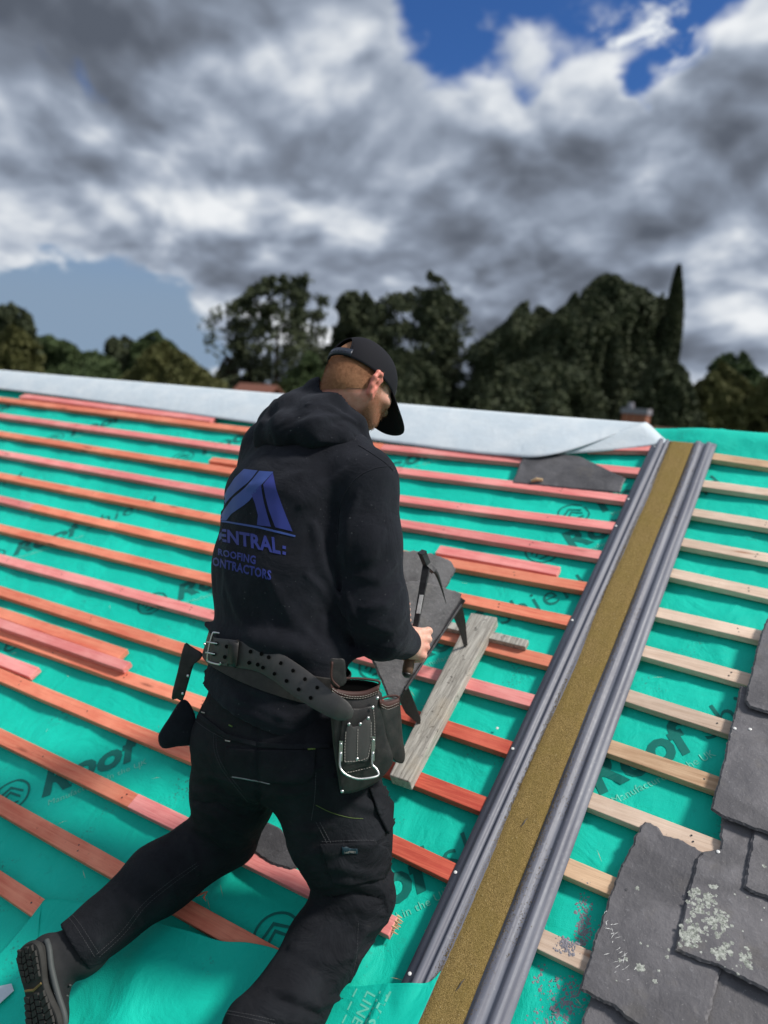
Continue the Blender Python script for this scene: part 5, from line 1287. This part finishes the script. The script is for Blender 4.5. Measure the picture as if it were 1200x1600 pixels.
for i in range(e):
    for k in range(K): a=i*(K+1)+k; F.append([a,a+1,a+K+2,a+K+1])
tipc=len(V); V.append(deep(553,1112,ds[-1]-.010)); V.append(deep(550,1122,ds[-1]-.010))
L=e*(K+1); F.append([L,L+1,L+2,L+3,tipc][::1]); F.append([L+3,L+4,L+5,L+6,tipc+1,tipc])
ts=wmesh('belt_tail',V,F,M_LEAG,belt,smooth=True); md=ts.modifiers.new('t','SOLIDIFY'); md.thickness=.004; bevel(ts,.0012,2)
TB=BVHTree.FromPolygons([tuple(v) for v in V],F)
for x,y in [(305,127),(295,173),(350,140),(342,185),(453,162),(447,210),(500,172),(484,218),(532,187),(507,231),(585,213),(557,258),(638,246),(610,290),(690,283),(663,327),(743,320),(715,364)]:
    cx,cy=Z6(x,y); W=[surf(TB,cx+3.*math.cos(t),cy+3.2*math.sin(t),.0030) for t in np.linspace(0,6.28,13)[:-1]]
    if all(w is not None for w in W): wmesh('belt_hole',W,[list(range(12))],M_BLK,ts)
def onb(x,y,off): px,py=Z6(x,y); q=surf(TB,px,py); s=ppx(q)[2] if q is not None else ds[0]-.01; return deep(px,py,s-off)
fr=[onb(*p,.006) for p in [(345,100),(335,88),(295,79),(284,88),(270,140),(262,190),(268,206),(312,218),(322,210)]]
wmesh('buckle',*tube_path(catmull(fr,6),np.full(49,.0026),8),M_ZINC,belt,smooth=True)
for a,b in (((258,121),(306,127)),((255,166),(296,173))): wmesh('buckle_prong',*tube_path([onb(*a,.010),onb((a[0]+b[0])/2,(a[1]+b[1])/2,.012),onb(*b,.004)],[.0022,.0022,.0016],8),M_ZINC,belt,smooth=True)
V=[];F=[]
for i in range(13):
    t=i/12; a=np.array((358+(352-358)*t,98+(220-98)*t)); b=np.array((402+(388-402)*t,108+(238-108)*t)); o_=.009+.004*math.sin(math.pi*t) if 0<i<12 else .0
    V+= [onb(*a,o_),onb(*b,o_)]
for i in range(12): F.append([2*i,2*i+1,2*i+3,2*i+2])
o=wmesh('belt_keeper',V,F,M_LEA,belt,smooth=True); o.modifiers.new('t','SOLIDIFY').thickness=.003
# stitched patch on the band
A=Acc()
stitch(A,BB,[Z6(645,215),Z6(655,175),Z6(690,172),Z6(722,195),Z6(720,228),Z6(705,250)],r=.0008,off=.001)
wmesh('stitching',A.V,A.F,M_THR,belt)
def dome(p,n,r,mat,parent,name='rivet'):
    n=np.asarray(n)/np.linalg.norm(n); a=np.cross(n,[.3,.2,.9]); a/=np.linalg.norm(a); b=np.cross(n,a); V=[];F=[]
    for rr,h in((1,0),(.85,.35),(.5,.6),(.001,.7)):
        for k in range(10): t=2*math.pi*k/10; V.append(p+(a*math.cos(t)+b*math.sin(t))*rr*r+n*h*r)
    for j in range(3):
        for k in range(10): F.append([j*10+k,j*10+(k+1)%10,(j+1)*10+(k+1)%10,(j+1)*10+k])
    return wmesh(name,V,F,mat,parent,smooth=True)
for x,y in((663,177),(714,229),(250,130)): dome(bd(*Z6(x,y),.002),CZ,.0034,M_ZINC,belt)
# ---- a bag / pouch as a soft slab: photo outline at a depth plane, pillowed, with thickness
def slab(name,poly,dep,th,mat,parent,bev=.006,pil=.0,sub=False,n=4):
    """poly photo points; dep(px,py)->camera depth of the near face"""
    P=catmull(poly,n,closed=True); c=P.mean(0); m=len(P); V=[];F=[]
    rings=[(1.0,1.0),(1.0,.0),(.93,-.12),(.6,-.22),(.25,-.27)]
    for (sc_,d_) in rings:
        for p in P:
            q=c+(p-c)*sc_; s=dep(*q); V.append(deep(q[0],q[1],s+th*d_ if d_>0 else s+pil*d_*4-(0 if sc_==1 else bev*.3)))
    for j in range(len(rings)-1):
        for i in range(m): k=(i+1)%m; F.append([j*m+i,j*m+k,(j+1)*m+k,(j+1)*m+i])
    j=len(rings)-1; F.append([j*m+i for i in range(m)]); F.append([i for i in range(m)][::-1])
    o=wmesh(name,V,F,mat,parent,smooth=True); bevel(o,bev,3); return o,BVHTree.FromPolygons([tuple(v) for v in V],F)
pouch=empty('tool_pouch',deep(560,1150,1.80)); adopt(pouch,belt)
ps=ppx(bd(530,1050,0))[2]
hs=min(ppx(surf(BR_,540,1180))[2],ppx(surf(BR_,565,1200))[2],ppx(surf(BR_,590,1230))[2],ps)
PD=lambda x,y: hs-.075+(x-517)*.0004
o,PB=slab('pouch_body',[(518,1078),(545,1084),(592,1078),(598,1110),(604,1150),(614,1182),(608,1202),(580,1228),(537,1240),(528,1215),(519,1150)],PD,.085,M_LEA,pouch,.007,.008)
adoptees=[o]
M_IN=M_BLK
# open mouth: far rim and dark inside
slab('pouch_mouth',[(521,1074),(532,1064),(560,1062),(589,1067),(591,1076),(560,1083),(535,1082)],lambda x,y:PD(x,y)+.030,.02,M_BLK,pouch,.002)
def rim(pts,dep,r,parent,name='pouch_rim',mat=None):
    P=catmull(pts,6); return wmesh(name,*tube_path([deep(p[0],p[1],dep(*p)) for p in P],np.full(len(P),r),8),mat or M_BROWN,parent,smooth=True)
def band(pts,h,dep,parent,name,mat,th=.003):
    P=catmull(pts,6); V=[];F=[]
    for p in P:
        for t in(0,.5,1): V.append(deep(p[0],p[1]+h*t,dep(*p)-.003*math.sin(math.pi*t)))
    for i in range(len(P)-1):
        for k in range(2): F.append([i*3+k,i*3+k+1,i*3+k+4,i*3+k+3])
    o=wmesh(name,V,F,mat,parent,smooth=True); o.modifiers.new('t','SOLIDIFY').thickness=th; return BVHTree.FromPolygons([tuple(v) for v in V],F)
RB1=band([(517,1066),(524,1075),(545,1080),(570,1079),(593,1070)],13,lambda x,y:PD(x,y)-.008,pouch,'pouch_rim',M_BROWN)
rim([(517,1066),(528,1061),(560,1060),(590,1064),(593,1070)],lambda x,y:PD(x,y)+.022,.0030,pouch)
A=Acc()
stitch(A,RB1,[(519,1076),(530,1083),(550,1088),(570,1087),(592,1079)],r=.0007,off=.001)
stitch(A,RB1,[(519,1079),(530,1087),(550,1091),(570,1090),(592,1082)],r=.0007,off=.001)
FP=[Z6(*p) for p in [(865,415),(925,408),(985,402),(990,470),(992,560),(985,660),(940,668),(850,690),(838,600),(845,480)]]
o,FB2=slab('front_pocket',FP,lambda x,y:PD(x,y)-.012,.012,M_LEA,pouch,.003,.003)
IP=[Z6(*p) for p in [(872,478),(895,490),(915,486),(930,476),(945,460),(970,452),(980,520),(965,630),(920,640),(862,642)]]
o,IB=slab('holder_pocket',IP,lambda x,y:PD(x,y)-.019,.010,M_LEAG,pouch,.002,.002)
for pts in ([(835,470),(832,580),(845,680)],[(985,415),(998,560),(975,640)],[(850,690),(920,682),(990,660)]): stitch(A,FB2 if pts[0][0]!=0 else PB,[Z6(*p) for p in pts],r=.0008,off=.001,curve=False)
for pts in ([(868,500),(862,580),(862,640)],[(975,470),(975,560),(962,622)],[(862,642),(900,640),(940,634),(962,624)],[(918,500),(916,560),(915,630)]): stitch(A,IB,[Z6(*p) for p in pts],r=.0008,off=.001,curve=False)
wmesh('stitching',A.V,A.F,M_THR,pouch)
def pon(x,y,off): px,py=Z6(x,y); return deep(px,py,PD(px,py)-off)
for x,y in((983,405),(928,478),(963,452),(879,478),(915,630),(850,772),(1003,365)): dome(pon(x,y,.020 if y<700 else .010),CZ,.0042,M_ZINC,pouch)
wire=[pon(*p,o_) for p,o_ in (((845,600),.022),((840,660),.026),((862,695),.034),((915,716),.040),((975,712),.040),((1008,700),.036),((1000,675),.030),((980,650),.024),((985,600),.022))]
wmesh('hammer_loop',*tube_path(catmull(wire,6),np.full(49,.0027),8),M_ZINC,pouch,smooth=True)
for q in ([(838,550),(853,552),(850,640),(834,638)],[(980,530),(994,532),(990,640),(974,636)]):
    P=[pon(*p,.021) for p in q]; o=wmesh('loop_bracket',P,[[0,1,2,3]],M_ZINC,pouch); o.modifiers.new('t','SOLIDIFY').thickness=.0015
    for t in(.15,.8): dome(P[0]*(1-t)+P[3]*t+(P[1]-P[0])*.5+CZ*.002,CZ,.003,M_ZINC,pouch)
# hanger from the belt, second tall narrow pouch
o,_=slab('hanger',[(516,1030),(526,1029),(538,1031),(540,1050),(541,1066),(528,1074),(518,1068),(516,1050)],lambda x,y:min(PD(x,y)-.004,ps-.018),.008,M_LEA,pouch,.002)
rim([(519,1034),(518,1060),(530,1074)],lambda x,y:min(PD(x,y)-.010,ps-.024),.0028,pouch,'edge_piping')
P2=lambda x,y: PD(x,y)-.004+(x-594)*.0012
o,SB=slab('side_pouch',[(595,1096),(622,1092),(626,1110),(629,1150),(633,1180),(628,1193),(612,1184),(603,1150),(596,1118)],P2,.045,M_LEA,pouch,.006,.006)
RB2=band([(594,1092),(603,1096),(615,1094),(624,1090)],13,lambda x,y:P2(x,y)-.006,pouch,'pouch_rim',M_BROWN)
rim([(594,1092),(606,1088),(618,1087),(624,1090)],lambda x,y:P2(x,y)+.014,.0028,pouch)
A=Acc(); stitch(A,RB2,[(596,1100),(606,1104),(622,1098)],r=.0007,off=.001); stitch(A,RB2,[(596,1104),(606,1108),(622,1102)],r=.0007,off=.001); wmesh('stitching',A.V,A.F,M_THR,pouch)
# left hip: sheath and cloth bag
sh=empty('tool_sheath',deep(280,1050,2.15)); adopt(sh,belt)
LS=ppx(belt_pt(math.pi,0))[2]
o,_=slab('sheath_body',[Z6(*p) for p in [(162,130),(190,138),(210,150),(240,170),(232,195),(205,215),(182,290),(156,372),(130,368),(106,362),(132,250)]],lambda x,y:2.10,.035,M_LEA,sh,.004,.004,n=3)
for x,y in((178,268),(155,345)): dome(deep(*Z6(x,y),2.09),CZ,.0045,M_ZINC,sh)
slab('cloth_bag',[Z6(*p) for p in [(150,372),(190,395),(215,470),(212,560),(130,576),(66,583),(48,530),(92,455)]],lambda x,y:2.10,.06,M_HOOD,sh,.006,.010,n=3)
# ---------------------------------------------------------------- cap
cap_o=empty('baseball_cap',hp(0,0,.03)); adopt(cap_o,person)
def dome_pt(th,ph,off=0.):
    """th: round the head (0 = front), ph: 0 rim .. 1 crown"""
    r,f,u=.089+off,.112+off,.106+off; a=ph*math.pi/2; fr_=math.cos(a)**.82; z=math.sin(a)
    tuck=1-.02*(1-ph); x=math.sin(th)*r*fr_*tuck; y=math.cos(th)*f*fr_*tuck+.002
    if math.cos(th)>0: y+= .006*math.cos(th)*(4*ph*(1-ph))
    wob=.0012*math.sin(3*th)*ph
    return hp(x,y,-.012+.012*(-math.cos(th))*(1-ph)+z*u+wob)
V=[];F=[];NT_,NP_=120,34
for j in range(NP_+1):
    for i in range(NT_): V.append(dome_pt(2*math.pi*i/NT_,min(j/NP_,.9999)))
for j in range(NP_):
    for i in range(NT_):
        th=2*math.pi*(i+.5)/NT_; ph=(j+.5)/NP_; d=abs(th-math.pi)
        if ph>.10 and (d/.46)**2+((ph-.10)/.38)**2<1: continue
        F.append([j*NT_+i,j*NT_+(i+1)%NT_,(j+1)*NT_+(i+1)%NT_,(j+1)*NT_+i])
o=wmesh('crown',V,F,M_CAP,cap_o,smooth=True); md=o.modifiers.new('t','SOLIDIFY'); md.thickness=.0022; crown=o
A=Acc()
for k in range(6):
    th=math.pi/6+k*math.pi/3; lo=.02 
    A.add(*tube_path([dome_pt(th,p,.0012) for p in np.linspace(lo if abs(th-math.pi)>.6 else .5,.99,24)],np.full(24,.0011),5))
arch=[dome_pt(math.pi+.46*math.cos(a),.10+.38*math.sin(a),.001) for a in np.linspace(0,math.pi,24)]; A.add(*tube_path(arch,np.full(24,.0022),6))
A.add(*tube_path([dome_pt(t,.0,.001) for t in np.linspace(0,2*math.pi,80)],np.full(80,.0016),5))
wmesh('seams',A.V,A.F,M_CAP,cap_o,smooth=True)
dome(dome_pt(0,.9999,.001),HU,.007,M_CAP,cap_o,'button')
V=[];F=[]
for i in range(25):
    th=math.pi-.56+1.12*i/24
    for ph,of in((.005,.003),(.135,.003)): V.append(dome_pt(th,ph,of))
for i in range(24): F.append([2*i,2*i+2,2*i+3,2*i+1])
M_STRAP=plain('navy_plastic_strap',(.018,.024,.040),.4,.5); o=wmesh('snap_strap',V,F,M_STRAP,cap_o,smooth=True); o.modifiers.new('t','SOLIDIFY').thickness=.002
for i in range(7): dome(dome_pt(math.pi-.36+.12*i,.068,.0045),-HF,.0030,M_STRAP,cap_o,'snap_peg')
# bill
bd_=HF*.80-HU*.60; bd_/=np.linalg.norm(bd_); bup=np.cross(HR,bd_); V=[];F=[]
for j in range(15):
    t=j/14
    for i in range(31):
        a=(i/30*2-1); th=a*1.02; root=dome_pt(th,.0,.001); w=(1-abs(a)**3.2)
        tip=root+HR*(.006*a)+bd_*(.100*w**.45); V.append(root+(tip-root)*t-HU*.0*t+(-bup if bup@HU<0 else bup)*(.010*(1-a*a)*t-.004*t))
for j in range(14):
    for i in range(30): a=j*31+i; F.append([a,a+1,a+32,a+31])
o=wmesh('bill',V,F,M_CAP,cap_o,smooth=True); md=o.modifiers.new('t','SOLIDIFY'); md.thickness=.0032; md.offset=0
# pale patch on the front panel, seen edge-on
V=[];F=[]
for j in range(7):
    for i in range(11): V.append(dome_pt(-.42+.84*i/10,.14+.42*j/6,.0035))
for j in range(6):
    for i in range(10): a=j*11+i; F.append([a,a+1,a+12,a+11])
o=wmesh('front_patch',V,F,plain('silver_grey_patch',(.30,.31,.33),.6),cap_o,smooth=True); o.modifiers.new('t','SOLIDIFY').thickness=.0015
# ---------------------------------------------------------------- boots
def boot(heel,toe,ank,side,fat=1.,name='boot'):
    """heel, toe: world points on the sole's mid-line; ank: ankle; side: outward sole normal"""
    ax=toe-heel; L=np.linalg.norm(ax); ax/=L; sn=side-ax*(side@ax); sn/=np.linalg.norm(sn); la=np.cross(ax,sn); sn0=sn; sn=sn*fat; la=la*fat
    root=empty(name,(heel+toe)/2); adopt(root,person)
    F=Field(); P=lambda a,b,c: heel+ax*a*L+sn*b+la*c
    fr=[ax,la,sn]
    F.cap(P(.12,-.045,0),P(.35,-.042,0),.036,.036,0); F.cap(P(.35,-.04,0),P(.74,-.030,.002),.037,.036,.03,[ax,la,sn],(1,1.18,.9)); F.cap(P(.74,-.030,.002),P(.90,-.028,0),.040,.030,.03,[ax,la,sn],(1,1.22,.85))
    F.cap(P(.17,-.06,0),ank+(ank-P(.17,-.06,0))*.25,.046,.058,.035); F.cap(ank,ank+(J['lk']-J['la'])*(.12 if ank[0]<-1.3 else 0),.058,.060,.03); F.cap(P(.35,-.055,0),P(.20,-.11,0),.034,.036,.03)
    F.cap(P(.30,-.085,0),P(.62,-.055,0),.022,.024,.02)
    F.add(cap_(P(.12,-.145,0),P(.12,-.145,0)+1e-5,.02,.02),.01)
    F.post.append(lambda p,d:np.maximum(d,(p-P(0,-.014,0))@sn))
    F.post.append(lambda p,d:d+.0008*n3(p,60,23))
    lo=np.minimum(np.minimum(heel,toe),ank)-.14; hi=np.maximum(np.maximum(heel,toe),ank)+.14
    V,Q=surfnet(F,lo,hi,.004); up=fmesh('upper',V,Q,M_BOOT,root)
    # sole outline with tread lugs
    out=[(-.02,0),(.0,-.024),(.08,-.036),(.25,-.035),(.42,-.030),(.58,-.037),(.74,-.048),(.88,-.045),(.98,-.026),(1.02,0),(.99,.026),(.90,.041),(.76,.045),(.58,.037),(.42,.031),(.25,.035),(.08,.036),(.0,.024)]
    O=catmull([(a*L,c) for a,c in out],4,closed=True); n=len(O); V=[];Fc=[]
    for (b,sc_) in((-.020,.98),(-.010,1.04),(-.001,1.0),(.0,.93)):
        for a,c in O:
            lift=-.012*max(0,(a/L-.8)/.2)**2; V.append(heel+ax*((a-L/2)*sc_+L/2)+la*c*sc_+sn*(b+lift))
    for j in range(3):
        for i in range(n): k=(i+1)%n; Fc.append([j*n+i,j*n+k,(j+1)*n+k,(j+1)*n+i])
    Fc.append([3*n+i for i in range(n)]); Fc.append([i for i in range(n)][::-1]); so=wmesh('sole',V,Fc,M_RUB,root)
    q=np.random.default_rng(3); A=Acc()
    for a in np.arange(.04,.98,.066):
        if .36<a<.50: continue
        wd=np.interp(a,[0,.1,.4,.75,.9,1],[.02,.033,.028,.045,.04,.02])
        for c0,c1,sk in((-.95,-.52,.02),(-.40,-.02,-.012),(.10,.42,.012),(.54,.95,-.02)):
            x0=a*L; d=.0075; A2=[]
            base=[(x0-d,c0*wd),(x0+d,c0*wd),(x0+d+sk*.3,c1*wd),(x0-d+sk*.3,c1*wd)]
            lift=-.012*max(0,(a-.8)/.2)**2
            A.add([heel+ax*x+la*c+sn*(lift-.0005) for x,c in base]+[heel+ax*(x0+(x-x0)*.8)+la*(c*.97)+sn*(.0045+lift) for x,c in base],[[0,1,5,4],[1,2,6,5],[2,3,7,6],[3,0,4,7],[4,5,6,7]])
    wmesh('tread',A.V,A.F,M_RUB,root)
    rimc=[heel+ax*x+la*c*1.02+sn*-.001 for x,c in [(.02*L,-.03),(.12*L,-.037),(.24*L,-.036)]]
    arc=wmesh('arch_strip',*tube_path([heel+ax*.40*L+la*-.026+sn*.001,heel+ax*.43*L+la*0+sn*.002,heel+ax*.40*L+la*.026+sn*.001],[.003,.0035,.003],6),plain('ochre_rubber',(.16,.11,.04),.7),root)
    for c in(-1,1):
        pts=[P(.02,-.030,c*.030),P(.12,-.024,c*.040),P(.30,-.020,c*.040),P(.55,-.020,c*.042),P(.80,-.020,c*.048),P(.96,-.022,c*.030)]
        wmesh('side_strip',*tube_path(catmull(pts,6),np.full(31,.0075),8),M_RUBG,root,smooth=True)
    A=Acc(); bv=bvh(np.array([v for v in np.asarray(V)[:0]]).reshape(0,3),np.zeros((0,4),int)) if False else None
    for k in range(5):
        a=.36+.085*k; z=-.098+.0125*k; pts=[P(a,z+.012,-.034),P(a+.01,z-.004,-.018),P(a+.015,z-.008,0),P(a+.01,z-.004,.018),P(a,z+.012,.034)]; A.add(*tube_path(catmull(pts,4),np.full(17,.0026),6))
    wmesh('laces',A.V,A.F,M_RUBG,root,smooth=True)
    pts=[P(.46,-.045,.038),P(.55,-.058,.036),P(.64,-.046,.040),P(.72,-.052,.038),P(.80,-.040,.040)]
    wmesh('mesh_trim',*tube_path(catmull(pts,5),np.full(21,.006),7),M_REFL,root,smooth=True)
    return root
hl,tl=deep(40,1480,1.93),deep(72,1640,1.84)
boot(hl,tl,J['la'],-CX*.36+CZ*.93+CY*.02,1.14)
hr,tr_=deep(335,1640,1.74),deep(330,1790,1.62)
boot(hr,tr_,deep(420,1600,1.79),-CX*.70+CZ*.6-CY*.2)
# ---------------------------------------------------------------- slates in the left hand
def free_slate(px,off,th,name,label,mat,seed,ragged=.0015,tilt=None):
    e1=SP[1]-SP[0]; e1/=np.linalg.norm(e1); e2=np.cross(SLN,e1); O=SP[0]+SLN*off
    P=[]
    for x,y in px:
        q=on_slate(x,y,0); d=q-CLOC; t=((O-CLOC)@SLN)/(d@SLN); w=CLOC+t*d-O; P.append((w@e1,w@e2,0.))
    V,F=slate_geo(P,th,seed,ragged); W=O+V[:,:1]*e1+V[:,1:2]*e2+V[:,2:]*SLN
    o=wmesh(name,W,F,mat,None,O,np.stack([e1,e2,SLN],1).tolist()); tag(o,label,'roof slate'); return o
free_slate([(560,905),(600,903),(637,910),(655,907),(690,916),(722,928),(720,938),(700,970),(689,990),(665,1025),(640,1062),(622,1093),(607,1090),(595,1060),(584,1036),(570,1010),(545,960)],0,.007,'held_slate','dark slate held in the man\'s left hand over the iron, being trimmed with the hammer',M_SLATED,21)
free_slate([(540,880),(600,862),(634,861),(662,862),(684,868),(706,878),(713,889),(703,910),(691,925),(650,945),(600,950)],-.028,.007,'held_slate','second dark slate behind the one being trimmed, its rounded corner beside the hammer head',M_SLATED,22,.0022)
# ---------------------------------------------------------------- slater's hammer
ham=empty('slate_hammer',hamA); tag(ham,'steel slater\'s hammer with brown leather grip held in the man\'s right fist','hammer')
M_GRIP=plain('brown_leather_grip',(.17,.10,.065),.6,.35,sc=90)
g=[hamA+HD*t for t in(0,.02,.05,.09,.118)]; wmesh('handle',*tube_path(g,[.0150,.0165,.0150,.0155,.0125],16),M_GRIP,ham,smooth=True)
wmesh('end_cap',*tube_path([hamA-HD*.010,hamA-HD*.004,hamA],[.007,.0135,.0155],14),M_IRON,ham,smooth=True)
def flatbar(pts,w,t,wd,name,mat,parent,pl=None):
    P=np.asarray(pts,float); V=[];F=[]; m=len(P); T=np.gradient(P,axis=0); T/=np.linalg.norm(T,axis=1)[:,None]
    W_=np.broadcast_to(np.asarray(w,float),(m,)); t_=np.broadcast_to(np.asarray(t,float),(m,))
    for i in range(m):
        a=wd-T[i]*(wd@T[i]); a/=np.linalg.norm(a); b=np.cross(T[i],a)
        for x,y in((-1,-1),(1,-1),(1,1),(-1,1)): V.append(P[i]+a*x*W_[i]/2+b*y*t_[i]/2)
    for i in range(m-1):
        for k in range(4): F.append([i*4+k,i*4+(k+1)%4,i*4+4+(k+1)%4,i*4+4+k])
    F.append([3,2,1,0]);F.append([4*m-4,4*m-3,4*m-2,4*m-1]); o=wmesh(name,V,F,mat,parent); bevel(o,.0012,2); return o
top_=hamB
flatbar([hamA+HD*.11,hamA+HD*.20,hamB],[.017,.019,.026],[.006,.006,.007],CX*.9+CZ*.45,'shaft',M_IRON,ham)
st=hamA+HD*.20; flatbar([hamA+HD*.185+CZ*.0045,hamA+HD*.245+CZ*.0048],[.013,.013],[.0016,.0016],CX*.9+CZ*.45,'bright_sticker',plain('bright_worn_steel',(.62,.62,.62),.3,.6,vary=.5),ham)
flatbar([hamB+deep(679,893,2.34)-deep(667,882,2.34),hamB,deep(661,867,2.33),deep(659,862,2.325)],[.022,.024,.021,.023],[.016,.018,.019,.021],CX*.5+CZ*.8,'hammer_head',M_IRON,ham)
wmesh('pick',*tube_path(catmull([hamB,deep(680,893,2.345),deep(688,912,2.36),deep(697,943,2.385)],5),np.linspace(.0105,.0009,16),6),M_IRON,ham)
# ---------------------------------------------------------------- slater's iron: a bar on two pointed legs driven into the plank
iron=empty('slaters_iron',W3(at(690,1070,.045))); tag(iron,'black forged slater\'s iron standing on two pointed legs driven into the grey plank','slating iron')
def leg(px,s_top,s_bot,y0,y1):
    f=lambda x,y: s_top+(s_bot-s_top)*(y-y0)/(y1-y0)
    P=[deep(x,y,f(x,y)) for x,y in px]; n=np.cross(P[1]-P[0],P[2]-P[0]); n/=np.linalg.norm(n); n=n*.0035; m=len(P)
    V=[p-n for p in P]+[p+n for p in P]; F=[list(range(m)),list(range(m,2*m))[::-1]]+[[i,(i+1)%m,m+(i+1)%m,m+i] for i in range(m)]
    o=wmesh('leg',V,F,M_IRON,iron); bevel(o,.001,2)
d1=ppx(W3(at(655,1130,.045)))[2]; d2=ppx(W3(at(727,1010,.045)))[2]
t1=ppx(on_slate(630,1078,-.016))[2]; t2=ppx(on_slate(718,945,-.016))[2]
leg([(621,1088),(628,1072),(637,1072),(657,1123),(656,1132),(634,1113)],t1,d1,1075,1130)
leg([(708,962),(715,946),(722,948),(727,971),(730,1006),(726,1012),(717,982)],t2,d2,948,1010)
flatbar([deep(622,1092,t1+.01),deep(630,1078,t1),deep(718,945,t2),deep(724,936,t2)],[.030]*4,[.007]*4,SLN*-1.,'bar',M_IRON,iron)
